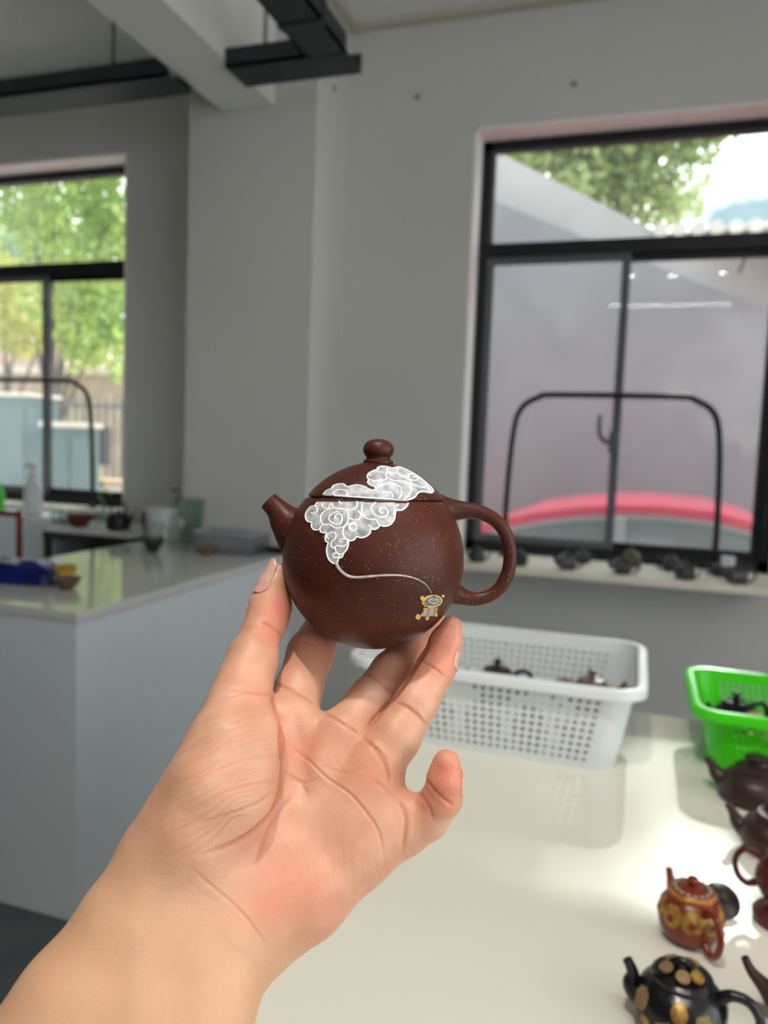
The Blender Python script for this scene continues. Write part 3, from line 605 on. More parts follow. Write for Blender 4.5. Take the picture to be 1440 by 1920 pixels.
for z_ in (.3,): MB().tube([(0, 0, z_), (.36, 0, z_)], .009, sub=1).tube([(0, -.34, z_), (.36, -.34, z_)], .009, sub=1).build('stretcher', m_gm, t)

# ------------------------------------------------------------------ outside
m_ground = mat('outside_paving', (176, 170, 160), .8, var=.12, scale=3)
struct(MB().box(-30, 25, D+DT+.01, 40, -.35, -.25).build('ground', m_ground))
m_plaster = mat('grey_render', (192, 190, 190), .85, col2=(172, 168, 168), scale=.9, bump=.2, bscale=6)
m_plaster_shade = mat('grey_render_shaded', (152, 152, 158), .85, col2=(142, 142, 148), scale=1.2)
YW = 6.6
a = on(915, 268, 1, YW); b2 = on(1245, 420, 1, YW); sl = (b2[2]-a[2])/(b2[0]-a[0]); zf = float(on(1330, 414, 1, YW)[2])-.10; xk = float(b2[0])-.02
xl_ = -2.3; zl_ = float(a[2]+(xl_-a[0])*sl)
t = thing('gable_wall', 'grey rendered wall with a sloping top outside the right window', 'wall', (0, YW, -.25))
g = MB(); g.prism([(xl_, 0), (xl_, zl_+.25), (xk, zf+.25+.02), (3.6, zf+.25+.02), (3.6, 0)], 0, .25); g.build('render_face', m_plaster, t)
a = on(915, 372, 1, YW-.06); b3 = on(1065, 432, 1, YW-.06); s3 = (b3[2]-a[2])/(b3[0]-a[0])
za = float(a[2])+.25; g = MB(); g.prism([(xl_, 0), (xl_, za+(xl_-float(a[0]))*s3), (3.55, max(.3, za+(3.55-float(a[0]))*s3)), (3.55, 0)], -.06, 0); g.build('roof_shadow_step', m_plaster_shade, t)  # roof shadow on the wall, put in as a thin step of darker render
m_tile = mat('pale_roof_tile', (226, 222, 214), .7, var=.06)
x = xk
while x < 3.4:
    MB().tube([(x, -.07, zf+.25+.03), (x, .32, zf+.25+.10)], .055, 10, sub=1).build('coping_tile', m_tile, t); x += .135
# small corrugated canopy on the wall
cz = float(on(1405, 478, 1, YW-.35)[2]); cxx = float(on(1368, 478, 1, YW-.35)[0])
t = thing('corrugated_canopy', 'small pale corrugated canopy on the grey wall, top right of the window', 'canopy', (cxx, YW-.06, cz))
g = MB(); n = 60; wv = [(i/n*1.5, .018*math.sin(i/n*1.5*2*PI/.11)) for i in range(n+1)]
for yy, dz in ((-.42, 0), (-.0, .22)):
    g.v += [(x, yy, z+dz) for x, z in wv]
for yy, dz in ((-.42, -.006), (-.0, .214)): g.v += [(x, yy, z+dz) for x, z in wv]
for i in range(n): g.f += [(i, i+1, n+2+i, n+1+i), (2*(n+1)+i, 3*(n+1)+i, 3*(n+1)+i+1, 2*(n+1)+i+1), (i, 2*(n+1)+i, 2*(n+1)+i+1, i+1)]
g.smooth = True; g.build('corrugated_sheet', m_tile, t)
for x_ in (.1, 1.4): MB().tube([(x_, -.38, -.03), (x_, -.0, -.06)], .010, sub=1).build('bracket', m_duct, t)

# parked car, seen side-on just below the right window
m_car = mat('red_car_paint', (250, 92, 118), .3, coat=1.0); m_cartrim = mat('car_trim_grey', (196, 198, 204), .35); m_carglass = mat('car_glass', (140, 150, 150), .08, spec=.8); m_tyre = mat('tyre', (22, 22, 24), .8)
YC = 4.95
ck = [(885, 990), (945, 974), (1010, 960), (1085, 951), (1160, 947), (1240, 949), (1330, 958), (1405, 977), (1455, 1000), (1495, 1028)]
arc = [on(px_, py_, 1, YC) for px_, py_ in ck]; gz = -.25
t = thing('parked_car', 'red parked car outside the right window, only its arched roof and side glass in view', 'car', (float(arc[4][0]), YC, gz))
ox = float(arc[4][0]); A = [(float(p[0])-ox, float(p[2])-gz) for p in arc]
A = [(A[0][0]-.30, A[0][1]-.14)]+A+[(A[-1][0]+.3, A[-1][1]-.12)]
def band(up0, up1, y0, y1, nm, m):                        # strip that follows the roof arc, between two heights and two depths
    g = MB(); k = len(A)
    g.v += [(x, y0, z+up0) for x, z in A]+[(x, y0, z+up1) for x, z in A]+[(x, y1, z+up1) for x, z in A]+[(x, y1, z+up0) for x, z in A]
    for i in range(k-1):
        for q in range(4): w = (q+1) % 4; g.f.append((q*k+i, q*k+i+1, w*k+i+1, w*k+i))
    g.f += [(0, k, 2*k, 3*k), (k-1, 2*k-1, 3*k-1, 4*k-1)]
    g.smooth = True; return g.build(nm, m, t)
band(-.055, .0, 0, .05, 'roof_rail', m_car)
band(-.09, -.055, .01, .05, 'window_trim', m_cartrim)
g = MB(); k = len(A); Ys = [.05, .20, .5, 1.0, 1.25, 1.35]; Zu = [-.03, .03, .055, .055, .01, -.06]
for y_, u_ in zip(Ys, Zu): g.v += [(x, y_, z+u_-(.0 if 2 < i < k-3 else .03)) for i, (x, z) in enumerate(A)]
for j in range(5):
    for i in range(k-1): g.f.append((j*k+i, j*k+i+1, (j+1)*k+i+1, (j+1)*k+i))
g.smooth = True; g.build('roof', m_car, t)
bz = A[0][1]-.30
g = MB(); g.v += [(x, .0+.02, z-.085) for x, z in A]+[(x, -.10, min(bz, z-.1)) for x, z in A]+[(x, .06, z-.085) for x, z in A]+[(x, -.06, min(bz, z-.1)) for x, z in A]
for i in range(k-1): g.f += [(i, i+1, k+i+1, k+i), (2*k+i, 3*k+i, 3*k+i+1, 2*k+i+1)]
g.build('side_glass', m_carglass, t)
MB().box(-.02, .05, -.085, .03, bz, A[5][1]-.07).build('door_pillar', m_cartrim, t)
x0_, x1_ = A[0][0]-.95, A[-1][0]+1.0
body = [(x0_, .25), (x0_-.05, .55), (x0_+.15, bz-.12), (x0_+.9, bz), (x1_-.9, bz), (x1_-.1, bz-.14), (x1_+.05, .5), (x1_, .25)]
g = MB(); g.prism(body, -.16, 1.5); g.build('car_body', m_car, t)
for xw in (x0_+.8, x1_-.85):
    for yw in (-.17, 1.34):
        w_ = MB().lathe([(.20, 0), (.30, .0), (.32, .03), (.32, .15), (.30, .18), (.20, .18)], 30, M=Matrix.Translation((xw, yw, .32)) @ Matrix.Rotation(-PI/2, 4, 'X')).build('wheel', m_tyre, t)
        MB().lathe([(.0005, -.004), (.19, -.004), (.2, .01), (.2, .1)], 24, cap=False, M=Matrix.Translation((xw, yw, .32)) @ Matrix.Rotation(-PI/2, 4, 'X')).build('hub_cap', m_cartrim, w_)

# trees
m_bark = mat('bark', (108, 96, 88), .9, var=.2, scale=6)
lf1 = leafmat('leaf_fresh', (138, 168, 84), (190, 206, 120)); lf2 = leafmat('leaf_deep', (112, 144, 84), (164, 188, 110)); lf4 = leafmat('leaf_hazy', (150, 170, 112), (196, 206, 150)); lf3 = leafmat('leaf_yellow', (186, 184, 92), (212, 204, 126))
def tree(name, label, base, h, blobs, n, size, lm, trunk=True, seed=0, lean=0, tr_=.09):
    t = thing(name, label, 'tree', base, group='trees outside'); rs = np.random.RandomState(seed)
    if trunk:
        g = MB(); g.tube([(0, 0, 0), (lean*.3, 0, h*.3), (lean*.7, .1, h*.6), (lean, 0, h)], [tr_*1.4, tr_, tr_*.8, tr_*.4], 12)
        for (bx, by, bz_, rx, ry, rz_) in blobs[:6]: g.tube([(lean*.6, 0, h*.5), ((lean*.6+bx)/2, by/2, (h*.5+bz_)/2+.1), (bx, by, bz_)], [tr_*.5, tr_*.35, tr_*.1], 8)
        g.build('trunk', m_bark, t)
    tot = sum(b_[3]*b_[5] for b_ in blobs); vs_ = []
    for (bx, by, bz_, rx, ry, rz_) in blobs:
        k = int(n*rx*rz_/tot); p = rs.normal(size=(k, 3)); p /= np.linalg.norm(p, axis=1)[:, None]; p *= (rs.rand(k, 1)**.45)
        nc_ = max(6, int(55*rx*rz_)); cen = rs.normal(size=(nc_, 3)); cen /= np.linalg.norm(cen, axis=1)[:, None]; cen *= rs.rand(nc_, 1)**.4
        clump = np.where(rs.rand(k, 1) < .75, cen[rs.randint(0, nc_, k)]+rs.normal(size=(k, 3))*.13/np.array([rx, ry, rz_]), p)
        p = clump*np.array([rx, ry, rz_])+np.array([bx, by, bz_])
        u = rs.normal(size=(k, 3)); u /= np.linalg.norm(u, axis=1)[:, None]; w = np.cross(u, rs.normal(size=(k, 3))); w /= np.linalg.norm(w, axis=1)[:, None]
        s = size*(.6+.8*rs.rand(k, 1)); vs_.append(np.stack([p-u*s, p+w*s*.5, p+u*s, p-w*s*.5], 1).reshape(-1, 3))
    V = np.concatenate(vs_); m_ = len(V)//4
    me = bpy.data.meshes.new('foliage'); me.from_pydata(V.tolist(), [], [(4*i, 4*i+1, 4*i+2, 4*i+3) for i in range(m_)]); me.materials.append(lm)
    o = bpy.data.objects.new('foliage', me); C.objects.link(o); o.parent = t; o['kind'] = 'stuff'
    return t
def blob(px_, py_, Y, r, base): q = on(px_, py_, 1, Y); return (float(q[0])-base[0], float(q[1])-base[1], float(q[2])-base[2])+r
Yt = 11.0; bs = (float(on(1080, 500, 1, Yt)[0]), Yt, -.25)
def wb(x, z, r): return (x-bs[0], 0, z+.25)+r                    # upper crown, above the view, dapples the sun on the table

tree('leafy_tree', 'green leafy tree above the sloping grey wall in the right window', bs, 4.2, [blob(960, 250, Yt, (.9, .8, .55), bs), blob(1080, 320, Yt, (1.0, .9, .8), bs), blob(1180, 290, Yt, (1.0, .8, .55), bs), blob(1230, 375, Yt, (.65, .6, .35), bs), blob(1050, 200, Yt, (1.3, .9, .5), bs), blob(1240, 215, Yt, (1.0, .8, .40), bs), wb(-.2, 7.3, (1.1, .8, 1.1)), wb(-1.6, 7.2, (1.2, .8, 1.2)), wb(-.5, 6.0, (1.6, .8, .8)), wb(-.6, 8.6, (1.9, .9, .8)), wb(-2.2, 8.6, (1.6, .8, .8)), wb(.64, 7.33, (.45, .5, .22)), wb(.90, 7.43, (.31, .5, .10)), wb(.50, 7.72, (.5, .5, .28)), wb(.3, 8.3, (.9, .6, .5)), wb(.72, 6.98, (.42, .5, .20)), wb(.1, 7.5, (.5, .5, .5)), wb(.66, 7.60, (.42, .5, .20)), wb(1.74, 7.22, (.30, .5, .16)), wb(1.80, 7.37, (.42, .5, .2)), wb(1.74, 7.72, (.3, .5, .25)), wb(1.9, 7.65, (.42, .5, .3))], 24000, .085, lf4, seed=1)
for i, (px_, py_, Yt, nn, lm, sz, lb, bl) in enumerate((
    (150, 560, 11.2, 4600, lf1, .09, 'fresh green tree filling the left window, its trunk slanting right of the middle stile', [(60, 390, .9, .8, .7), (150, 420, 1.1, .9, .7), (215, 350, .9, .8, .8), (100, 340, 1.0, .8, .55), (200, 600, .9, .9, .9), (120, 540, .8, .9, .8), (230, 480, .8, .9, .8)]),
    (0, 600, 13.4, 3000, lf3, .09, 'yellow green tree at the left edge of the left window', [(10, 560, 1.0, .8, .9), (30, 620, .8, .8, .5), (-80, 500, 1.3, 1, 1.2), (90, 610, .7, .7, .5), (180, 660, .8, .8, .35)]),
    (-40, 560, 19.5, 6500, lf2, .12, 'dark green tree behind the others in the left window', [(40, 500, 2.4, 1.2, 1.7), (180, 480, 2.6, 1.2, 1.9), (-140, 500, 2.6, 1.2, 2), (120, 620, 2.2, 1.2, .9), (230, 640, 1.6, 1, .8)]))):
    bs = (float(on(px_, py_, 1, Yt)[0]), Yt, -.25)
    tree('leafy_tree', lb, bs, 3.2, [blob(a_, b_, Yt, (c_, d_, e_), bs) for a_, b_, c_, d_, e_ in bl], nn, sz, lm, seed=5+i, lean=-.9 if i == 0 else .2)
# what stands behind the left window, at eye level
m_pale = mat('pale_render', (226, 214, 204), .8, var=.05); m_teal = mat('teal_grey_paint', (98, 118, 122), .55, var=.04); m_brown = mat('brown_wall', (176, 158, 142), .8, col2=(206, 184, 158), scale=2.5)
def wbox(px0, px1, py0, py1, Y, dep): p = on(px0, py0, 1, Y); q = on(px1, py1, 1, Y); return float(p[0]), float(q[0]), float(q[2]), float(p[2])
x0_, x1_, z0_, z1_ = wbox(-60, 50, 742, 960, 6.2, .4); t = thing('utility_cabinet', 'teal grey utility cabinet at the left edge outside the left window', 'cabinet', (x0_, 6.2, -.25))
MB().rbox(0, x1_-x0_, 0, .45, 0, z1_+.25, .01).build('cabinet_body', m_teal, t); MB().rbox(-.02, x1_-x0_+.02, -.03, .48, z1_+.25, z1_+.29, .008).build('cabinet_lid', m_pale, t)
MB().rbox(.03, x1_-x0_-.03, -.012, .0, .08, z1_+.18, .004).build('door', m_teal, t)
x0_, x1_, z0_, z1_ = wbox(79, 134, 800, 960, 6.0, .4); t = thing('utility_cabinet', 'smaller teal grey cabinet with a pale top beside the hoop outside the left window', 'cabinet', (x0_, 6.0, -.25))
MB().rbox(0, x1_-x0_, 0, .40, 0, z1_+.25, .01).build('cabinet_body', m_teal, t); MB().rbox(-.02, x1_-x0_+.02, -.03, .43, z1_+.25, z1_+.30, .008).build('cabinet_lid', m_pale, t)
MB().rbox(.03, x1_-x0_-.03, -.012, .0, .08, z1_+.18, .004).build('door', m_teal, t)
x0_, x1_, z0_, z1_ = wbox(-160, 262, 700, 960, 15.5, .4); t = thing('low_house', 'pale house wall with a lean-to roof far behind the left window', 'house', (x0_, 15.5, -.25))
MB().box(0, x1_-x0_, 0, 3, 0, z1_+.25).build('wall', m_brown, t)
MB().prism([(-.2, z1_+.25), (-.2, z1_+.42), (x1_-x0_+.2, z1_+.42), (x1_-x0_+.2, z1_+.25)], -.35, 3.2).build('eave', m_pale, t)
p = on(20, 655, 1, 15.5); MB().prism([(-.2, z1_+.42), (.9, float(p[2])+.45), (float(p[0])-x0_+.8, float(p[2])+.35), (float(p[0])-x0_+1.4, z1_+.42)], .0, 3).build('roof', mat('pinkish_roof', (206, 176, 160), .8, var=.06), t)
for px_ in (60, 120, 190): q = on(px_, 790, 1, 15.5); MB().box(float(q[0])-x0_-.25, float(q[0])-x0_+.25, -.02, .03, 1.0, 1.9).build('window', m_duct, t)
x0_, x1_, z0_, z1_ = wbox(128, 262, 745, 900, 9.0, .1); t = thing('metal_fence', 'grey metal bar fence in front of the far house', 'fence', (x0_, 9.0, -.25))
n = 15; wd = x1_-x0_+.6
for i in range(n): MB().tube([(wd*i/(n-1), 0, 0), (wd*i/(n-1), 0, z1_+.25)], .016, 6, sub=1).build('bar', m_alu, t)
for zz in (.15, z1_+.12): MB().box(0, wd, -.014, .014, zz, zz+.04).build('rail', m_alu, t)
x0_, x1_, z0_, z1_ = wbox(165, 262, 905, 940, 7.6, .1); t = thing('pale_kerb_wall', 'low pale wall in front of the fence outside the left window', 'wall', (x0_, 7.6, -.25))
MB().rbox(0, x1_-x0_+.5, 0, .2, 0, max(.3, z1_+.25), .02).build('wall', m_pale, t)
MB().rbox(-.02, x1_-x0_+.52, -.02, .22, max(.3, z1_+.25), max(.3, z1_+.25)+.05, .01).build('cap', mat('peach_cap', (228, 186, 146), .7), t)

# ------------------------------------------------------------------ the held teapot
PD = .385; S = PD/FPX
pc = at(700, 1046, PD)
seam_ray = ray(702, 915); seam_ray = seam_ray/np.linalg.norm(seam_ray)
up = CU*math.cos(math.radians(1.6))+CR*math.sin(math.radians(1.6)); up = up-seam_ray*(up@seam_ray); up /= np.linalg.norm(up)
ey = np.cross(up, CR); ey = ey/np.linalg.norm(ey); ex = np.cross(ey, up)
if ey @ CF < 0: ey = -ey; ex = np.cross(ey, up)
PM = Matrix(((ex[0], ey[0], up[0], pc[0]), (ex[1], ey[1], up[1], pc[1]), (ex[2], ey[2], up[2], pc[2]), (0, 0, 0, 1)))
held = thing('held_teapot', 'round dark brown clay teapot with a white cloud relief, held up in the hand', 'teapot')
held.matrix_world = PM
def potmat():
    m = bpy.data.materials.new('speckled_brown_clay'); m.use_nodes = True; t = m.node_tree; b = t.nodes['Principled BSDF']
    tc = N(t, 'ShaderNodeTexCoord')
    n = N(t, 'ShaderNodeTexNoise'); n.inputs['Scale'].default_value = 35; n.inputs['Detail'].default_value = 8
    r = N(t, 'ShaderNodeValToRGB'); r.color_ramp.elements[0].color = (*lin((60, 26, 18)), 1); r.color_ramp.elements[1].color = (*lin((77, 36, 25)), 1); r.color_ramp.elements[0].position = .3; r.color_ramp.elements[1].position = .7
    v = N(t, 'ShaderNodeTexVoronoi'); v.inputs['Scale'].default_value = 760
    lt = N(t, 'ShaderNodeMath', operation='LESS_THAN'); lt.inputs[1].default_value = .22
    sep = N(t, 'ShaderNodeSeparateColor'); g2 = N(t, 'ShaderNodeMath', operation='GREATER_THAN'); g2.inputs[1].default_value = .80
    mu = N(t, 'ShaderNodeMath', operation='MULTIPLY'); mu2 = N(t, 'ShaderNodeMath', operation='MULTIPLY'); mu2.inputs[1].default_value = .75
    mx = N(t, 'ShaderNodeMix', data_type='RGBA'); mx.inputs[7].default_value = (*lin((165, 112, 66)), 1)
    for s in (n, v): t.links.new(tc.outputs['Object'], s.inputs['Vector'])
    t.links.new(n.outputs['Fac'], r.inputs['Fac']); t.links.new(v.outputs['Distance'], lt.inputs[0]); t.links.new(v.outputs['Color'], sep.inputs[0]); t.links.new(sep.outputs[0], g2.inputs[0])
    t.links.new(lt.outputs[0], mu.inputs[0]); t.links.new(g2.outputs[0], mu.inputs[1]); t.links.new(mu.outputs[0], mu2.inputs[0]); t.links.new(mu2.outputs[0], mx.inputs[0])
    t.links.new(r.outputs['Color'], mx.inputs[6]); t.links.new(mx.outputs[2], b.inputs['Base Color'])
    b.inputs['Roughness'].default_value = .40; b.inputs['Specular IOR Level'].default_value = .24
    n2 = N(t, 'ShaderNodeTexNoise'); n2.inputs['Scale'].default_value = 900; n2.inputs['Detail'].default_value = 3
    n3 = N(t, 'ShaderNodeTexNoise'); n3.inputs['Scale'].default_value = 160
    bp = N(t, 'ShaderNodeBump'); bp.inputs['Strength'].default_value = .30; bp.inputs['Distance'].default_value = .0003
    ad = N(t, 'ShaderNodeMath', operation='ADD')
    for s in (n2, n3): t.links.new(tc.outputs['Object'], s.inputs['Vector'])
    t.links.new(n2.outputs['Fac'], ad.inputs[0]); t.links.new(n3.outputs['Fac'], ad.inputs[1]); t.links.new(ad.outputs[0], bp.inputs['Height']); t.links.new(bp.outputs['Normal'], b.inputs['Normal'])
    return m
m_pot = potmat()
RB = 169.0; zs_ = 110.0; rs_ = 125.5
def circ(z): return math.sqrt(max(0, RB*RB-z*z))
body_prof = [(0.5, -RB+1.6), (14, -RB+1.6), (21, -RB+1.8)]+[(circ(z), z) for z in (-166.4, -163,-158, -150, -138, -122, -104, -84, -62, -38, -14, 10, 34, 56, 76, 90, 98)]+[(133, 104), (129.5, 108.0), (126.5, 109.6), (122, 109.8), (112, 109.0), (108, 100)]
lid_prof = [(112, 106), (122, 110.8), (125.2, 111.4), (126.2, 113.5), (124.8, 117), (121, 122), (115.5, 128.5), (107, 136), (97, 144.5), (85, 153), (71, 161), (56, 168), (42, 173), (30, 176.2), (20, 178), (.5, 178)]
def fine(p, k=4):
    q = []
    m_ = len(p)
    for i in range(m_-1):
        a, b_, c_, d_ = [np.array(p[min(max(j, 0), m_-1)], float) for j in (i-1, i, i+1, i+2)]
        for s in range(k): t_ = s/k; q.append(tuple(.5*((2*b_)+(-a+c_)*t_+(2*a-5*b_+4*c_-d_)*t_*t_+(-a+3*b_-3*c_+d_)*t_**3)))
    q.append(p[-1]); return q
sc = lambda p, kx=0: [(max(r, .3)*S, z*S) for r, z in p]
bodyP = fine(body_prof[3:19], 4); bodyP = body_prof[:3]+bodyP+body_prof[19:]
MB().lathe(sc(bodyP), 128, cap=False).build('body', m_pot, held)
lidP = lid_prof[:3]+fine(lid_prof[3:], 3)
lido = MB().lathe(sc(lidP), 128, c=(2*S, 0, 0)).build('lid', m_pot, held)
kx = 4.0
knobP = [(20, 176), (28, 176.5), (28.6, 178.5), (28, 181.5), (26, 182.6), (23.5, 184), (22.6, 186.5), (23, 189), (25.4, 192), (28.0, 197), (28.9, 203), (27.6, 209.5), (23.5, 215.5), (17, 219.6), (9, 221.8), (.4, 222.4)]
MB().lathe(sc(knobP[:5]+fine(knobP[5:], 4)), 64, c=(kx*S, 0, 0)).build('knob', m_pot, lido)
P2 = lambda px_, py_: Vector(((px_-700)*S, 0, (1046-py_)*S))
# rotate the drawing slightly so it matches the tilted pot axes
RT = Matrix.Rotation(math.radians(-1.6), 4, 'Y').inverted() if False else Matrix.Rotation(math.radians(1.6), 4, 'Y').inverted()
def Q2(px_, py_): return RT @ P2(px_, py_)
sp = [(505.5, 940.5, 18.6), (515, 950, 20), (524, 960, 24), (535, 974, 32), (551, 989, 44), (570, 1003, 56), (594, 1015, 67), (622, 1022, 74)]
MB().tube([Q2(a, b_) for a, b_, r in sp], [r*S for *_, r in sp], 40, 6, flat=1.0).build('spout', m_pot, held)
d0 = (Q2(505.5, 940.5)-Q2(515, 950)).normalized(); c0 = Q2(505.5, 940.5)
Mh = Matrix.Translation(c0+d0*.00008) @ d0.to_track_quat('Z', 'Y').to_matrix().to_4x4()
MB().lathe([(.0003, 0), (14.0*S, 0)], 32, cap=False, M=Mh).build('spout_opening', mat('spout_dark', (16, 8, 6), .9), held)
MB().lathe([(14.0*S, -.0003), (14.3*S, .0004), (16.4*S, .0008), (18.4*S, .0003), (18.6*S, -.0004)], 40, cap=False, M=Mh).build('spout_lip', m_pot, held)
hp = [(812, 958, 40), (836, 957, 27), (856, 956.5, 19.5), (880, 957.5, 15.5), (903, 962, 13.8), (928, 975, 13), (946, 997, 12.6), (955, 1026, 12.8), (956, 1056, 12.8), (948, 1085, 12.6), (933, 1107, 12.4), (912, 1120, 12.4), (890, 1123.5, 13.2), (870, 1119.5, 16), (855, 1114, 21), (836, 1108, 28)]
MB().tube([Q2(a, b_) for a, b_, r in hp], [r*S for *_, r in hp], 32, 5).build('handle', m_pot, held)

# relief painted on the pot: drawn as outlines, laid on the real surface
PMi = np.array(PM.inverted()); allprof = [(r, z) for r, z in bodyP if z < 108.5 and r > 1][:]+[(r, z) for r, z in lidP[3:] if r > 1]
pz = np.array([z for r, z in allprof])*S; pr_ = np.array([r for r, z in allprof])*S
def lay(pts, off=0.0, is_lid=False):
    """pts in picture px -> local pot coordinates on its surface"""
    pts = np.asarray(pts, float); d = CF[None]+CR[None]*((pts[:, :1]-720)/FPX)-CU[None]*((pts[:, 1:2]-960)/FPX)
    o = PMi[:3, :3] @ CAM+PMi[:3, 3]; d = d @ PMi[:3, :3].T
    ts = np.linspace(.325, PD+.01, 420); X = o[None, None]+d[:, None]*ts[None, :, None]
    cxo = np.where(X[..., 2] > 110*S, 2*S, 0)
    F = np.hypot(X[..., 0]-cxo, X[..., 1])-np.interp(X[..., 2], pz, pr_, left=0, right=0)
    ins = F < 0; k = ins.argmax(1); ok = ins.any(1) & (k > 0); k = np.maximum(k, 1); ii = np.arange(len(pts))
    # fall back to the nearest approach at the silhouette
    kk = F.argmin(1); f0, f1 = F[ii, k-1], F[ii, k]; w = np.where(ok, f0/np.maximum(f0-f1, 1e-9), 0)
    t = np.where(ok, ts[k-1]+(ts[1]-ts[0])*w, ts[kk]); p = o+d*t[:, None]
    z = p[:, 2]; slope = (np.interp(z+.0006, pz, pr_)-np.interp(z-.0006, pz, pr_))/.0012
    slope = np.clip(slope, -3, 3)
    nrm = np.stack([p[:, 0], p[:, 1], -slope*np.hypot(p[:, 0], p[:, 1])], 1); nrm /= np.linalg.norm(nrm, axis=1)[:, None]
    return p+nrm*off, nrm
ZX = lambda L: [(560+x/4.5, 860+y/4.5) for x, y in L]
def spline(p, k=5, closed=False):
    P = np.array(p, float); n = len(P); out = []
    for i in range(n if closed else n-1):
        g_ = (lambda j: j % n) if closed else (lambda j: min(max(j, 0), n-1))
        a, b_, c_, d_ = P[g_(i-1)], P[g_(i)], P[g_(i+1)], P[g_(i+2)]
        for s in range(k): t_ = s/k; out.append(.5*((2*b_)+(-a+c_)*t_+(2*a-5*b_+4*c_-d_)*t_*t_+(-a+3*b_-3*c_+d_)*t_**3))
    if not closed: out.append(P[-1])
    return np.array(out)
low = [(208, 332), (178, 348), (155, 372), (140, 398), (104, 408), (78, 436), (62, 470), (62, 505), (80, 532), (112, 540), (110, 570), (125, 596), (152, 604), (180, 600), (192, 622), (235, 632), (226, 658), (230, 695), (250, 712), (240, 750), (240, 800), (256, 848), (285, 878), (312, 884), (330, 868), (336, 845), (368, 828), (378, 800), (402, 772), (418, 735), (420, 700), (410, 682), (440, 694), (472, 682), (490, 660), (530, 668), (572, 655), (602, 628), (610, 596), (642, 598), (672, 582), (682, 562), (716, 571), (762, 562), (796, 530), (812, 488), (800, 470), (822, 440), (868, 436), (905, 410), (922, 380), (920, 362), (800, 358), (640, 350), (480, 343), (340, 336)]
upp = [(208, 306), (238, 272), (278, 255), (292, 233), (332, 218), (378, 218), (412, 240), (452, 231), (500, 226), (552, 238), (592, 260), (636, 270), (652, 262), (640, 240), (604, 226), (582, 202), (592, 184), (578, 160), (590, 130), (628, 106), (668, 92), (664, 80), (700, 68), (750, 74), (790, 84), (836, 74), (882, 86), (940, 114), (1002, 150), (1062, 196), (1112, 240), (1134, 270), (1118, 290), (1080, 284), (1042, 280), (1006, 290), (982, 322), (944, 340), (882, 347), (760, 338), (600, 330), (420, 320), (300, 312)]
m_slip = mat('grey_white_slip', (196, 198, 202), .6, col2=(138, 139, 146), scale=240, bump=.3, bscale=400); m_white = mat('white_slip', (252, 252, 250), .5); m_slipg = mat('grey_slip_line', (156, 148, 146), .6, col2=(196, 190, 188), scale=300)
def inpoly(P, poly):
    x, y = P[:, 0], P[:, 1]; r = np.zeros(len(P), bool); n = len(poly)
    for i in range(n):
        x0, y0 = poly[i]; x1, y1 = poly[(i+1) % n]
        if y0 == y1: continue
        c_ = ((y0 > y) != (y1 > y)) & (x < (x1-x0)*(y-y0)/(y1-y0)+x0); r ^= c_
    return r
def fill(poly, name, m, parent, off=.00028, st=1.6):
    poly = spline(poly, 4, True) if len(poly) > 8 else np.array(poly, float)
    x0, y0 = poly.min(0)-st; x1, y1 = poly.max(0)+st; nx_, ny_ = int((x1-x0)/st)+1, int((y1-y0)/st)+1
    gx, gy = np.meshgrid(x0+np.arange(nx_)*st, y0+np.arange(ny_)*st); G = np.stack([gx.ravel(), gy.ravel()], 1)
    cc = G.reshape(ny_, nx_, 2)[:-1, :-1].reshape(-1, 2)+st/2; keep = inpoly(cc, poly)
    p, _ = lay(G, off); q, _ = lay(G, -.0004); n0 = len(p); fs = []; idx = np.arange(ny_*nx_).reshape(ny_, nx_)
    K = keep.reshape(ny_-1, nx_-1)
    for j, i in zip(*np.nonzero(K)):
        a, b_, c_, d_ = idx[j, i], idx[j, i+1], idx[j+1, i+1], idx[j+1, i]; fs.append((a, d_, c_, b_))
        if j == 0 or not K[j-1, i]: fs.append((a, b_, b_+n0, a+n0))
        if j == K.shape[0]-1 or not K[j+1, i]: fs.append((c_, d_, d_+n0, c_+n0))
        if i == 0 or not K[j, i-1]: fs.append((d_, a, a+n0, d_+n0))
        if i == K.shape[1]-1 or not K[j, i+1]: fs.append((b_, c_, c_+n0, b_+n0))
    V = np.concatenate([p, q]); used = sorted({k for f in fs for k in f}); mp_ = {k: i for i, k in enumerate(used)}
    g = MB().add(V[used], [tuple(mp_[k] for k in f) for f in fs]); g.smooth = True; return g.build(name, m, parent)
def lines(Ls, name, m, parent, r=.00045, off=.0002, taper=False):
    g = MB()
    for L_ in Ls:
        closed = False
        p, _ = lay(spline(L_, 5), off); k = len(p)
        rr = [r if not taper else r*taper(i/(k-1)) for i in range(k)]
        g.tube([tuple(q) for q in p], rr, 6, sub=1)
    g.smooth = True; return g.build(name, m, parent)
def spiral(cx, cy, r0, r1, a0, turns, sq=.9, n=16):
    return [(cx+(r0+(r1-r0)*i/n)*math.cos(a0+turns*2*PI*i/n), cy+(r0+(r1-r0)*i/n)*math.sin(a0+turns*2*PI*i/n)*sq) for i in range(n+1)]
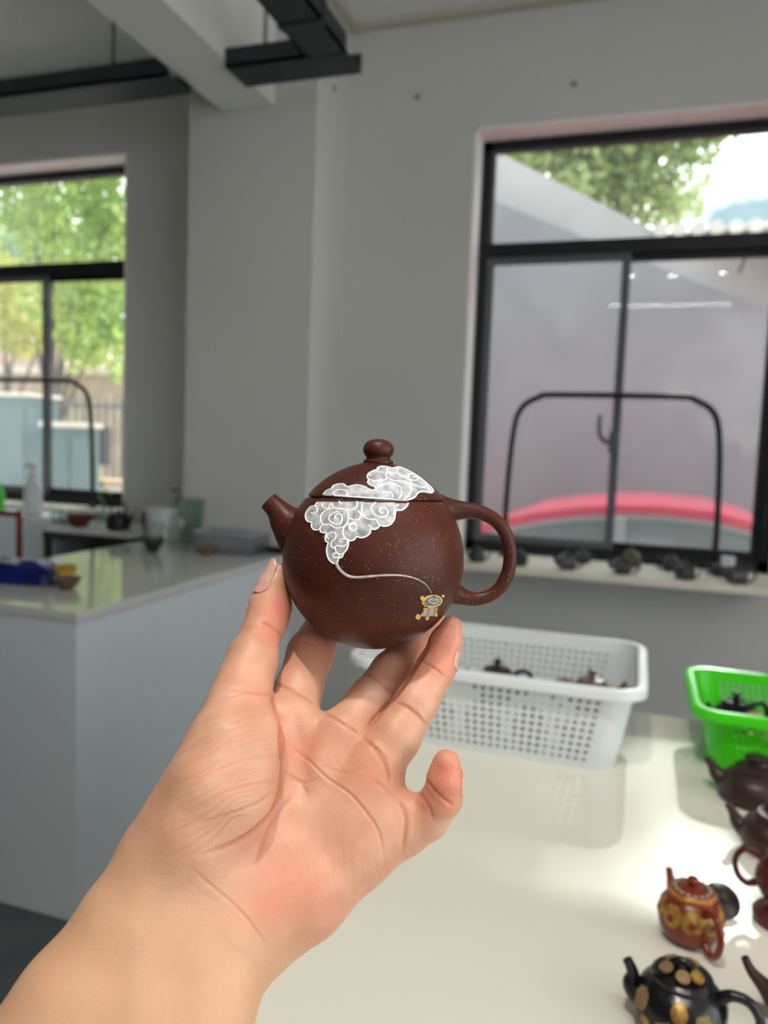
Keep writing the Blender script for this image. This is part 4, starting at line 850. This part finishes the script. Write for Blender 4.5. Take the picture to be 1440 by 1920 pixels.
lowL = [low[:54]]+[
    [(135, 400), (158, 420), (155, 455), (130, 468), (105, 460)], [(212, 352), (198, 385), (210, 415), (245, 425), (262, 400), (268, 380)], [(270, 372), (235, 345)],
    [(375, 378), (345, 382), (348, 360), (380, 348), (320, 340), (285, 370), (288, 405), (330, 428), (385, 432), (440, 436), (485, 415), (495, 375), (470, 345)],
    [(330, 505), (310, 512), (312, 482), (345, 468), (368, 500), (355, 550), (310, 555), (270, 535), (258, 500), (285, 470), (330, 450)], [(258, 552), (215, 560), (188, 530), (192, 480), (225, 445), (280, 425), (340, 424), (395, 435), (420, 480), (415, 530), (380, 575), (320, 590), (262, 560)],
    [(712, 455), (690, 460), (682, 440), (705, 418), (742, 430), (750, 465), (720, 496), (665, 490), (620, 455), (615, 405), (660, 368), (730, 360), (790, 390), (815, 440), (808, 485)], [(635, 372), (590, 358), (540, 395), (530, 450), (560, 500), (620, 518), (648, 515), (665, 540), (684, 562)],
    [(455, 585), (440, 595), (430, 575), (455, 555), (485, 570), (482, 600), (445, 612), (428, 590), (430, 560), (470, 540), (490, 560)], [(430, 545), (390, 575), (372, 620), (385, 665), (410, 685)], [(500, 440), (525, 480), (505, 515), (460, 520), (425, 500)],
    [(590, 560), (615, 590)], [(262, 680), (245, 672), (240, 650), (260, 632), (300, 625), (318, 650), (305, 680), (282, 700), (275, 740), (310, 760)], [(375, 700), (350, 705), (350, 685), (385, 678), (412, 690), (405, 725), (370, 745), (325, 735), (310, 750), (320, 790), (350, 808), (378, 800)], [(320, 808), (300, 798), (292, 820), (310, 838), (340, 830), (345, 808)], [(180, 598), (198, 568), (245, 562)],
    [(855, 362), (850, 392), (815, 402)]]
uppL = [upp]+[[(298, 308), (305, 280), (345, 265), (395, 272), (412, 300), (400, 318)], [(590, 180), (640, 190), (700, 188), (742, 178)], [(742, 178), (735, 140), (752, 118), (790, 128), (820, 130)], [(742, 160), (790, 185), (850, 192), (910, 205), (948, 240), (940, 290), (905, 330), (880, 342)], [(640, 262), (690, 232), (760, 215), (820, 222), (862, 255), (865, 300), (845, 338)], [(700, 290), (745, 282), (785, 298), (795, 330)],
    [(838, 80), (830, 118), (862, 150), (930, 175), (960, 215), (1010, 240), (1060, 245), (1068, 215), (1030, 175), (985, 145), (940, 132), (920, 150), (940, 178), (980, 188), (1005, 175), (985, 158), (960, 160)], [(752, 118), (740, 95), (760, 80)], [(1068, 215), (1100, 262), (1122, 285)], [(590, 132), (610, 150)]]
fill(ZX(low), 'cloud_relief', m_slip, held); co = lines([ZX(l) for l in lowL], 'cloud_outline', m_white, held, r=.00038)
fill(ZX(upp), 'cloud_relief', m_slip, lido); lines([ZX(l) for l in uppL], 'cloud_outline', m_white, lido, r=.00038)
for nm in ('cloud_relief', 'cloud_outline'):
    pass
smoke = [(630, 1052), (633, 1062), (641, 1072), (653, 1080), (668, 1082.5), (690, 1081), (715, 1079), (745, 1078.5), (770, 1082), (790, 1090), (803, 1101), (809, 1112)]
lines([smoke], 'smoke_trail', m_slipg, held, r=.0008, off=0, taper=lambda u: 1.05-.85*u)
# little gilded tripod burner at the end of the trail
ZC2 = lambda L: [(740+x/9, 1060+y/9) for x, y in L]
def ell(cx, cy, rx, ry, rot, n=20, a0=0, a1=2*PI):
    return [(cx+rx*math.cos(a)*math.cos(rot)-ry*math.sin(a)*math.sin(rot), cy+rx*math.cos(a)*math.sin(rot)+ry*math.sin(a)*math.cos(rot)) for a in np.linspace(a0, a1, n)]
m_gilt = mat('gilt_slip', (206, 172, 104), .5); m_greys = mat('burner_grey', (150, 154, 160), .5); m_bl = mat('burner_line', (22, 18, 18), .6)
eb = fill(ZC2(ell(628, 604, 172, 108, -.12, 24)[:-1]), 'burner_rim', m_gilt, held, st=.7)
fill(ZC2(ell(640, 598, 118, 70, -.12, 20)[:-1]), 'burner_bowl', m_greys, eb, off=.00045, st=.7)
fill(ZC2([(500, 720), (690, 720), (670, 850), (560, 850), (480, 860), (450, 840)]), 'burner_leg_fill', m_greys, held, off=.00018, st=.7)  # grey slip patch between the burner legs
for L_ in ([(488, 715), (490, 760), (460, 810), (420, 850), (395, 868)], [(592, 722), (580, 790), (560, 840), (540, 880)], [(700, 710), (680, 770), (676, 820), (684, 832)]):
    lines([ZC2(L_)], 'burner_leg', m_gilt, held, r=.00062, off=.0003)
for cx_, cy_, r_ in ((458, 548, 34), (808, 515, 22), (388, 862, 42), (540, 886, 30), (684, 826, 30)):
    fill(ZC2(ell(cx_, cy_, r_, r_, 0, 14)[:-1]), 'burner_ball', m_gilt, held, off=.0005, st=.6)
lines([ZC2(ell(640, 598, 118, 70, -.12, 20)), ZC2([(655, 480), (652, 560)]), ZC2(ell(600, 600, 55, 45, 0, 8, 1.2, 3.4)), ZC2(ell(655, 580, 52, 26, 0, 8, .6, 3.0)), ZC2([(470, 610), (520, 600)]), ZC2([(480, 665), (530, 640)]), ZC2([(520, 700), (548, 665)])], 'burner_line', m_bl, eb, r=.00014, off=.0005)

# ------------------------------------------------------------------ the hand: one signed-distance body, meshed once
# every joint: (px, py, radius px, distance from the lens m)
def J(px_, py_, r_, dp): return (*((px_-720)/FPX*dp, -(py_-960)/FPX*dp, dp), r_*dp/FPX)
thumb = [J(523, 1074, 19, .3835), J(514, 1098, 27, .3825), J(507, 1136, 38.5, .381), J(500, 1166, 38, .377), J(488, 1194, 36.5, .372), J(474, 1234, 46.5, .364), J(458, 1280, 50.5, .355), J(444, 1326, 54, .346)]
index = [J(650, 1112, 26, .432), J(612, 1165, 34, .420), J(582, 1225, 43, .396), J(561, 1290, 44, .376), J(545, 1355, 49, .362), J(525, 1440, 54, .352)]
middle = [J(806, 1150, 28, .428), J(782, 1203, 33, .410), J(735, 1262, 40, .385), J(694, 1315, 42, .370), J(648, 1375, 46, .358), J(600, 1450, 52, .349)]
ring_ = [J(846, 1176, 21, .3765), J(836, 1204, 29.5, .376), J(816, 1256, 36, .3705), J(779, 1320, 40.5, .361), J(742, 1382, 46, .353), J(700, 1438, 50, .348), J(645, 1510, 52, .342)]
pinky = [J(837, 1431, 26, .332), J(834, 1460, 31.5, .333), J(829, 1496, 36, .336), J(800, 1533, 40, .340), J(757, 1556, 46, .342), J(700, 1580, 50, .340)]
palm = [[J(545, 1355, 47, .362), J(500, 1480, 56, .350), J(430, 1600, 66, .338)], [J(640, 1385, 46, .358), J(570, 1510, 60, .346), J(470, 1640, 66, .335)],
        [J(700, 1432, 48, .350), J(630, 1550, 62, .342), J(500, 1680, 66, .332)], [J(745, 1530, 48, .342), J(672, 1600, 60, .338), J(580, 1680, 62, .333), J(500, 1745, 60, .328)],
        [J(690, 1480, 50, .345), J(690, 1560, 52, .342)]]
thenar = [[J(447, 1335, 58, .344), J(432, 1400, 82, .333), J(405, 1475, 92, .326), J(370, 1545, 84, .324), J(320, 1600, 72, .326)], [J(470, 1400, 60, .337), J(440, 1490, 70, .327)]]
arm = [[J(360, 1540, 78, .332), J(300, 1636, 76, .326), J(240, 1722, 84, .318), J(138, 1880, 104, .306), J(-30, 2140, 140, .290)],
       [J(400, 1640, 80, .328), J(340, 1760, 92, .318), J(270, 1900, 110, .306), J(130, 2160, 150, .290)],
       [J(560, 1680, 66, .333), J(470, 1735, 66, .326), J(428, 1790, 74, .320), J(385, 1890, 90, .309), J(300, 2160, 140, .290)]]
def cone(P, a, b_):
    """distance to a round cone between two joints (linear radius)"""
    A = np.array(a[:3]); B_ = np.array(b_[:3]); ab = B_-A; t_ = np.clip(((P-A) @ ab)/(ab @ ab), 0, 1)
    return np.linalg.norm(P-A-t_[..., None]*ab, axis=-1)-(a[3]+(b_[3]-a[3])*t_)
def smin(a, b_, k):
    h = np.maximum(k-np.abs(a-b_), 0)/k; return np.minimum(a, b_)-h*h*k*.25
def chain(P, js, k):
    d = None
    for a, b_ in zip(js[:-1], js[1:]):
        e = cone(P, a, b_); d = e if d is None else smin(d, e, k)
    return d
def sdf(P):
    pl = None
    for c_ in palm: e = chain(P, c_, .004); pl = e if pl is None else smin(pl, e, .010)
    th = None
    for c_ in thenar: e = chain(P, c_, .004); th = e if th is None else smin(th, e, .010)
    ar = None
    for c_ in arm: e = chain(P, c_, .006); ar = e if ar is None else smin(ar, e, .022)
    d = smin(pl, th, .0075); d = smin(d, ar, .016)
    fi = smin(chain(P, index, .003), d, .006)
    fm = chain(P, middle, .003); fr = chain(P, ring_, .003); fp = chain(P, pinky, .003)
    f2 = smin(fm, fr, .0012); f2 = smin(f2, fp, .002)
    d = smin(fi, f2, .0055); d = smin(d, chain(P, thumb, .003), .007)
    return d
H_ = .00135
lo_ = np.array([-.215, -.26, .262]); hi_ = np.array([.045, .002-.0, .452])
nn = np.ceil((hi_-lo_)/H_).astype(int); axs = [lo_[i]+np.arange(nn[i])*H_ for i in range(3)]
# coarse pass finds the blocks that the surface crosses
BK = 8; F = np.full(nn, 1.0, np.float32)
cs = [np.arange(0, nn[i], BK) for i in range(3)]
for i in cs[0]:
    X, Y, Z = np.meshgrid([axs[0][min(i+BK//2, nn[0]-1)]], [axs[1][min(j+BK//2, nn[1]-1)] for j in cs[1]], [axs[2][min(k+BK//2, nn[2]-1)] for k in cs[2]], indexing='ij')
    dc = sdf(np.stack([X, Y, Z], -1))[0]
    for a in range(len(cs[1])):
        for b_ in range(len(cs[2])):
            if abs(dc[a, b_]) > BK*H_*1.0+.002:
                if dc[a, b_] < 0: F[i:i+BK, cs[1][a]:cs[1][a]+BK, cs[2][b_]:cs[2][b_]+BK] = -1.0
                continue
    act = np.abs(dc) <= BK*H_*1.0+.002
    for a, b_ in zip(*np.nonzero(act)):
        s0 = slice(i, min(i+BK, nn[0])); s1 = slice(cs[1][a], min(cs[1][a]+BK, nn[1])); s2 = slice(cs[2][b_], min(cs[2][b_]+BK, nn[2]))
        X, Y, Z = np.meshgrid(axs[0][s0], axs[1][s1], axs[2][s2], indexing='ij'); F[s0, s1, s2] = sdf(np.stack([X, Y, Z], -1))
def nets(F):
    neg = F < 0; e = []
    cnt = np.zeros(np.array(F.shape)-1, np.float32); acc = np.zeros((*cnt.shape, 3), np.float32)
    nx_, ny_, nz_ = cnt.shape
    offs = [(a, b_) for a in (0, 1) for b_ in (0, 1)]
    for ax in range(3):
        o1, o2 = [q for q in range(3) if q != ax]
        for u, w in offs:
            st = [0, 0, 0]; st[o1] = u; st[o2] = w; en = st[:]; en[ax] = 1
            A = F[st[0]:st[0]+nx_, st[1]:st[1]+ny_, st[2]:st[2]+nz_]; B_ = F[en[0]:en[0]+nx_, en[1]:en[1]+ny_, en[2]:en[2]+nz_]
            c_ = (A < 0) != (B_ < 0); t_ = np.where(c_, A/np.where(c_, A-B_, 1), 0); cnt += c_
            for q in range(3): acc[..., q] += np.where(c_, t_ if q == ax else st[q], 0)
    on_ = cnt > 0; idx = np.full(cnt.shape, -1, np.int64); idx[on_] = np.arange(on_.sum())
    V = acc[on_]/cnt[on_][:, None]+np.argwhere(on_); Q = []
    for ax in range(3):
        o1, o2 = [(1, 2), (2, 0), (0, 1)][ax]
        sl = [slice(0, s) for s in F.shape]; sl[ax] = slice(0, F.shape[ax]-1); s2 = [slice(0, s) for s in F.shape]; s2[ax] = slice(1, F.shape[ax])
        A = F[tuple(sl)] < 0; B_ = F[tuple(s2)] < 0; c_ = np.argwhere(A != B_); c_ = c_[(c_[:, o1] > 0) & (c_[:, o2] > 0) & (c_[:, o1] < F.shape[o1]-1) & (c_[:, o2] < F.shape[o2]-1)]
        flip = ~A[tuple(c_.T)]
        def g_(d1, d2): q = c_.copy(); q[:, o1] -= d1; q[:, o2] -= d2; return idx[tuple(q.T)]
        q = np.stack([g_(1, 1), g_(0, 1), g_(0, 0), g_(1, 0)], 1); q[flip] = q[flip][:, ::-1]; Q.append(q)
    return V, np.concatenate(Q)
V, Q = nets(F); V = lo_+V*H_; Q = Q[(Q >= 0).all(1)]
def grad(P, h=.0004):
    g_ = np.stack([sdf(P+np.eye(3)[i]*h)-sdf(P-np.eye(3)[i]*h) for i in range(3)], 1); return g_/np.maximum(np.linalg.norm(g_, axis=1)[:, None], 1e-9)
G_ = grad(V); V = V-G_*sdf(V)[:, None]
def to_world(V): return CAM[None]+V[:, :1]*CR[None]+V[:, 1:2]*CU[None]+V[:, 2:3]*CF[None]
me = bpy.data.meshes.new('hand_base'); me.from_pydata(V.tolist(), [], Q.tolist()); tmp = bpy.data.objects.new('hand_tmp', me); C.objects.link(tmp)
md = tmp.modifiers.new('s', 'SUBSURF'); md.levels = md.render_levels = 1
dg = bpy.context.evaluated_depsgraph_get(); me2 = bpy.data.meshes.new_from_object(tmp.evaluated_get(dg)); bpy.data.objects.remove(tmp)
n = len(me2.vertices); V = np.empty(n*3); me2.vertices.foreach_get('co', V); V = V.reshape(-1, 3)
Nn = np.empty(n*3); me2.vertices.foreach_get('normal', Nn); Nn = Nn.reshape(-1, 3)
if (Nn*grad(V[:200])[0:1]).shape and np.mean((Nn[:200]*grad(V[:200])).sum(1)) < 0: Nn = -Nn; me2.flip_normals()
PX = 720+V[:, 0]/V[:, 2]*FPX; PYv = 960-V[:, 1]/V[:, 2]*FPX
front = np.clip((-Nn[:, 2]+.12)/.3, 0, 1)            # palm side of the skin
Z2 = lambda L: [(360+x/2.667, 1020+y/2.667) for x, y in L]
Z3 = lambda L: [(x/2.571, 1440+y/2.571) for x, y in L]
rs = np.random.RandomState(3)
# (points, depth mm, half width px)
CRS = [([(676, 1381), (704, 1348), (728, 1320), (745, 1302), (768, 1268), (790, 1232), (806, 1206)], 1.3, 3.4), ([(509, 1298), (514, 1322), (525, 1352), (531, 1392), (532, 1430)], 1.0, 5.0),
       ([(533, 1330), (530, 1385), (534, 1435), (530, 1478), (512, 1520), (478, 1556), (432, 1584), (381, 1603)], 1.15, 5.0),
       ([(548, 1488), (528, 1515), (510, 1545), (494, 1580), (478, 1620)], .8, 4.5),
       (Z2([(500, 985), (580, 1075), (680, 1170), (790, 1250), (870, 1340), (930, 1430), (962, 1560)]), .6, 2.4),
       (Z2([(450, 1010), (470, 1120), (540, 1200), (575, 1250)]), .45, 3), (Z2([(640, 1170), (560, 1190), (470, 1160)]), .3, 2.5), (Z2([(660, 1110), (760, 1140), (870, 1120)]), .2, 3),
       (Z3([(925, 485), (1010, 560), (1090, 625), (1160, 690), (1225, 770), (1282, 852)]), .38, 2.5), (Z3([(880, 520), (960, 590), (1060, 660)]), .10, 3), (Z3([(1060, 770), (1120, 860), (1190, 900)]), .10, 5),
       ([(489, 1168), (505, 1173), (519, 1183), (530, 1196)], .65, 2.8), ([(455, 1180), (480, 1176), (500, 1180)], .3, 2.4), ([(425, 1292), (456, 1296), (490, 1301), (512, 1303)], .45, 3), ([(415, 1310), (450, 1302), (486, 1296)], .3, 2.2),
       ([(510, 1281), (532, 1288), (556, 1296), (576, 1308), (592, 1322)], .6, 2.8), ([(596, 1212), (570, 1202)], .4, 2.5),
       ([(676, 1256), (700, 1270), (722, 1286), (742, 1304)], .6, 2.8), ([(604, 1334), (628, 1348), (652, 1363), (672, 1378)], .6, 3), ([(652, 1352), (662, 1366), (671, 1380)], .3, 2),
       ([(786, 1238), (802, 1246), (818, 1256), (832, 1268)], .6, 2.6), ([(742, 1318), (762, 1326), (782, 1341), (801, 1361)], .7, 3), ([(752, 1318), (774, 1332), (792, 1350)], .35, 2.4),
       ([(676, 1381), (698, 1398), (716, 1420), (728, 1446), (732, 1470)], .8, 3.4), ([(700, 1402), (716, 1412), (728, 1428)], .3, 2.4),
       ([(800, 1462), (812, 1478), (830, 1496), (852, 1512)], .75, 2.8), ([(782, 1484), (796, 1500), (806, 1518), (812, 1538)], .5, 3), ([(749, 1498), (759, 1524), (760, 1552), (754, 1600)], .75, 4),
       ([(700, 1462), (722, 1480), (742, 1500)], .3, 4)]
for i in range(22):                                   # fine fan of wrinkles over the ball of the thumb
    u = i/21; y0 = 1372+u*205; x1 = 515-abs(u-.35)*70; y1 = y0-34-18*u
    x0 = 305+rs.rand()*70; CRS.append(([(x0, y0+32+8*rs.rand()), (x0+(x1-x0)*.35, y0+8), (x0+(x1-x0)*.7, y1+12), (x1, y1+6*rs.rand())], .10+.22*rs.rand()*(1 if u > .3 else .7), 1.7+rs.rand()))
for L_, dpt in ((Z2([(0, 1335), (120, 1260), (250, 1215), (430, 1180)]), .4), (Z2([(30, 1400), (180, 1350), (320, 1300), (430, 1220)]), .45), (Z2([(30, 1560), (160, 1510), (300, 1440), (400, 1350)]), .4), (Z2([(0, 1190), (150, 1120), (300, 1075), (440, 1060)]), .3)): CRS.append((L_, dpt, 2.3))
for i in range(16):                                   # faint lines on the palm and heel
    x = 560+i*12+rs.rand()*10; y = 1560+rs.rand()*60; a = 1.1+rs.rand()*.5; l = 40+60*rs.rand()
    CRS.append(([(x, y), (x+l*.5*math.cos(a)*.6, y+l*.5*math.sin(a)), (x+l*math.cos(a)*.7, y+l*math.sin(a))], .08+.1*rs.rand(), 1.6))
for i in range(14):
    x = 545+rs.rand()*170; y = 1400+rs.rand()*90; a = .4+rs.rand()*.9; l = 25+40*rs.rand()
    CRS.append(([(x, y), (x+l*math.cos(a), y+l*math.sin(a))], .06+.08*rs.rand(), 1.5))
disp = np.zeros(n); cre = np.zeros(n)
for L_, dm, w in CRS:
    P_ = spline(L_, 6); x0, y0 = P_.min(0)-w*3.5; x1, y1 = P_.max(0)+w*3.5
    s = np.nonzero((PX > x0) & (PX < x1) & (PYv > y0) & (PYv < y1) & (front > 0))[0]
    if not len(s): continue
    a = P_[:-1]; b_ = P_[1:]; ab = b_-a; q = np.stack([PX[s], PYv[s]], 1)
    t_ = np.clip(((q[:, None]-a[None])*ab[None]).sum(-1)/np.maximum((ab**2).sum(-1), 1e-9)[None], 0, 1)
    dd = np.linalg.norm(q[:, None]-a[None]-t_[..., None]*ab[None], axis=-1); k = dd.argmin(1); d_ = dd[np.arange(len(s)), k]
    al = (k+t_[np.arange(len(s)), k])/len(a); fade = np.clip(np.minimum(al, 1-al)*6, .15, 1)
    g_ = np.exp(-(d_/w)**2)*fade; bulge = np.exp(-((d_-2.4*w)/(1.5*w))**2)*fade*.13
    disp[s] += (-g_+bulge)*dm*.001*front[s]*.8; cre[s] = np.maximum(cre[s], g_*min(1, dm*1.1))
# soft hollows and swells
for cx_, cy_, rx_, ry_, am in ((556, 1395, 22, 75, -.0030), (560, 1470, 26, 50, -.0016), (600, 1470, 60, 60, -.0022), (600, 1560, 60, 50, -.0012), (640, 1660, 70, 45, .0012), (470, 1690, 40, 50, -.001), (330, 1840, 35, 150, -.0008), (250, 1800, 30, 120, .0006), (440, 1840, 26, 90, .0007)):
    disp += am*np.exp(-((PX-cx_)/rx_)**2-((PYv-cy_)/ry_)**2)*front
V = V+Nn*disp[:, None]
# keep clear of the pot: fingertips flatten against it
Vw = to_world(V); rel = Vw-np.array(PM.translation)[None]; dist = np.linalg.norm(rel, axis=1); lim = RB*S+.0002; ins = dist < lim
Vw[ins] = np.array(PM.translation)[None]+rel[ins]/dist[ins][:, None]*lim
me2.vertices.foreach_set('co', Vw.ravel().astype(np.float32)); me2.update(); me2.name = 'person'
# skin colour map: blush on the pads, yellowish wrist, veins, darker creases
def spot(c_, r_): return np.exp(-((PX-c_[0])**2+(PYv-c_[1])**2)/r_**2)
red = sum(a_*spot(c_, r_) for c_, r_, a_ in (((520, 1140), 34, .9), ((505, 1190), 26, .5), ((838, 1190), 42, .75), ((822, 1250), 36, .45), ((838, 1450), 42, 1.0), ((835, 1500), 26, .6), ((540, 1645), 75, .32), ((600, 1690), 60, .3), ((680, 1420), 60, .35), ((500, 1700), 40, .4), ((700, 1480), 50, .3), ((470, 1290), 50, .25), ((560, 1400), 50, .3), ((790, 1520), 30, .35), ((610, 1210), 60, .5), ((760, 1240), 60, .4)))
red = np.clip(red, 0, 1); vein = np.zeros(n)
for L_, w in ((Z3([(1000, 600), (955, 640), (945, 700)]), 5), (Z3([(860, 520), (800, 640), (750, 740), (690, 850), (650, 960), (620, 1080), (600, 1200)]), 8), (Z3([(1180, 900), (1080, 820), (1000, 760)]), 7), (Z3([(870, 850), (830, 950), (800, 1000)]), 7)):
    P_ = spline(L_, 5); dd = np.min(np.hypot(PX[:, None]-P_[None, :, 0], PYv[:, None]-P_[None, :, 1]), 1) if n < 50000 else None
    if dd is None:
        dd = np.full(n, 1e3)
        for q in P_: dd = np.minimum(dd, np.hypot(PX-q[0], PYv-q[1]))
    vein = np.maximum(vein, np.exp(-(dd/w)**2)*front)
wrist = np.clip((PYv-1560-(PX-300)*.45)/160, 0, 1)
col = np.zeros((n, 4), np.float32); col[:, 0] = red; col[:, 1] = np.clip(cre, 0, 1); col[:, 2] = vein; col[:, 3] = wrist
at_m = me2.attributes.new('skin_map', 'FLOAT_COLOR', 'POINT'); at_m.data.foreach_set('color', col.ravel())
me2.polygons.foreach_set('use_smooth', [True]*len(me2.polygons))
def skinmat():
    m = bpy.data.materials.new('skin'); m.use_nodes = True; t = m.node_tree; b = t.nodes['Principled BSDF']
    at_n = N(t, 'ShaderNodeAttribute'); at_n.attribute_name = 'skin_map'; sp_ = N(t, 'ShaderNodeSeparateColor'); t.links.new(at_n.outputs['Color'], sp_.inputs[0])
    tc = N(t, 'ShaderNodeTexCoord'); n1 = N(t, 'ShaderNodeTexNoise'); n1.inputs['Scale'].default_value = 55; n1.inputs['Detail'].default_value = 6; t.links.new(tc.outputs['Object'], n1.inputs['Vector'])
    r = N(t, 'ShaderNodeValToRGB'); r.color_ramp.elements[0].position = .36; r.color_ramp.elements[1].position = .66
    r.color_ramp.elements[0].color = (*lin((196, 146, 119)), 1); r.color_ramp.elements[1].color = (*lin((209, 162, 136)), 1); t.links.new(n1.outputs['Fac'], r.inputs['Fac'])
    def mixc(fac, colr, prev, sc_=1.0):
        mm = N(t, 'ShaderNodeMath', operation='MULTIPLY'); mm.inputs[1].default_value = sc_; t.links.new(fac, mm.inputs[0])
        x = N(t, 'ShaderNodeMix', data_type='RGBA'); x.inputs[7].default_value = (*lin(colr), 1); t.links.new(mm.outputs[0], x.inputs[0]); t.links.new(prev, x.inputs[6]); return x.outputs[2]
    c_ = mixc(at_n.outputs['Alpha'], (200, 158, 124), r.outputs['Color'], .75)
    c_ = mixc(sp_.outputs[0], (222, 112, 92), c_, .62); c_ = mixc(sp_.outputs[1], (176, 84, 52), c_, .62); c_ = mixc(sp_.outputs[2], (176, 150, 132), c_, .20)
    t.links.new(c_, b.inputs['Base Color']); b.inputs['Roughness'].default_value = .46; b.inputs['Specular IOR Level'].default_value = .42
    b.inputs['Subsurface Weight'].default_value = .22; b.inputs['Subsurface Radius'].default_value = (1.0, .35, .18); b.inputs['Subsurface Scale'].default_value = .0022
    v = N(t, 'ShaderNodeTexVoronoi'); v.inputs['Scale'].default_value = 1300; n2 = N(t, 'ShaderNodeTexNoise'); n2.inputs['Scale'].default_value = 320; n2.inputs['Detail'].default_value = 5
    for s_ in (v, n2): t.links.new(tc.outputs['Object'], s_.inputs['Vector'])
    ad = N(t, 'ShaderNodeMath', operation='ADD'); t.links.new(v.outputs['Distance'], ad.inputs[0]); t.links.new(n2.outputs['Fac'], ad.inputs[1])
    bp = N(t, 'ShaderNodeBump'); bp.inputs['Strength'].default_value = .2; bp.inputs['Distance'].default_value = .0004; t.links.new(ad.outputs[0], bp.inputs['Height']); t.links.new(bp.outputs['Normal'], b.inputs['Normal'])
    return m
m_skin = skinmat(); me2.materials.clear(); me2.materials.append(m_skin)
person = bpy.data.objects.new('person', me2); C.objects.link(person)
tag(person, 'bare left forearm and hand, palm to the viewer, holding up the brown teapot', 'person')
# nails: curved plates over the fingertips
m_nail = mat('finger_nail', (226, 168, 150), .25, var=.03, scale=60, sss=.2); m_ntip = mat('nail_tip', (236, 214, 186), .3)
def nail(pts, nrm_dir, w, l, js, name='fingernail', lift=.0004):
    """js: joint pair (tip, next); nrm_dir: outward direction in camera axes (x right, y up, z away)"""
    a = np.array(js[0][:3]); b_ = np.array(js[1][:3]); ax = (a-b_)/np.linalg.norm(a-b_); nd = np.array(nrm_dir, float); nd = nd-ax*(nd @ ax); nd /= np.linalg.norm(nd); sd_ = np.cross(ax, nd)
    nu, nv = 13, 15; top = []
    for i in range(nu):
        for j in range(nv):
            u = i/(nu-1)*2-1; v = j/(nv-1)
            wl = w*math.sqrt(max(.0, 1-(max(0, v-.72)/.30)**2))*math.sqrt(max(.0, 1-(max(0, .22-v)/.24)**2*.75)); an = u*wl
            d_ = nd*math.cos(an)+sd_*math.sin(an); o_ = b_+ax*(pts[0]+v*l)
            tt = np.linspace(.001, .018, 80); f_ = sdf(o_[None]+d_[None]*tt[:, None]); k = np.argmax(f_ > 0) if (f_ > 0).any() else 79
            top.append((o_, d_, tt[k], u, v))
    vv_ = np.array([q[4] for q in top]).reshape(nu, nv); rr_ = np.array([q[2] for q in top]).reshape(nu, nv); out = []
    for i in range(nu):
        m_ = vv_[i] < .7; cf = np.polyfit(vv_[i][m_], rr_[i][m_], 1); rs2 = np.maximum(np.polyval(cf, vv_[i]), np.where(vv_[i] < .8, rr_[i], 0))+lift
        for j in range(nv): q = top[i*nv+j]; out.append(q[0]+q[1]*(rs2[j]+.0002*(1-q[3]**2)))
    top = np.array(out)
    bot = top-np.array([nd])*.0007; W_ = to_world(np.concatenate([top, bot])); fs = []; o2 = nu*nv
    for i in range(nu-1):
        for j in range(nv-1): a_ = i*nv+j; fs += [(a_, a_+1, a_+nv+1, a_+nv), (a_+o2, a_+nv+o2, a_+nv+1+o2, a_+1+o2)]
    for j in range(nv-1): fs += [(j, j+o2, j+1+o2, j+1), ((nu-1)*nv+j, (nu-1)*nv+j+1, (nu-1)*nv+j+1+o2, (nu-1)*nv+j+o2)]
    for i in range(nu-1): fs += [(i*nv, (i+1)*nv, (i+1)*nv+o2, i*nv+o2), (i*nv+nv-1, i*nv+nv-1+o2, (i+1)*nv+nv-1+o2, (i+1)*nv+nv-1)]
    g = MB().add(W_, fs); g.smooth = True; return g.build(name, m_nail, person)
nail((.005, 0), (-.90, .25, -.32), .92, .0180, (thumb[0], thumb[2]), lift=.0005)
nail((.003, 0), (.93, .05, .36), .95, .0105, (ring_[0], ring_[2]))
nail((.003, 0), (.92, .1, .45), .95, .0100, (pinky[0], pinky[2]))
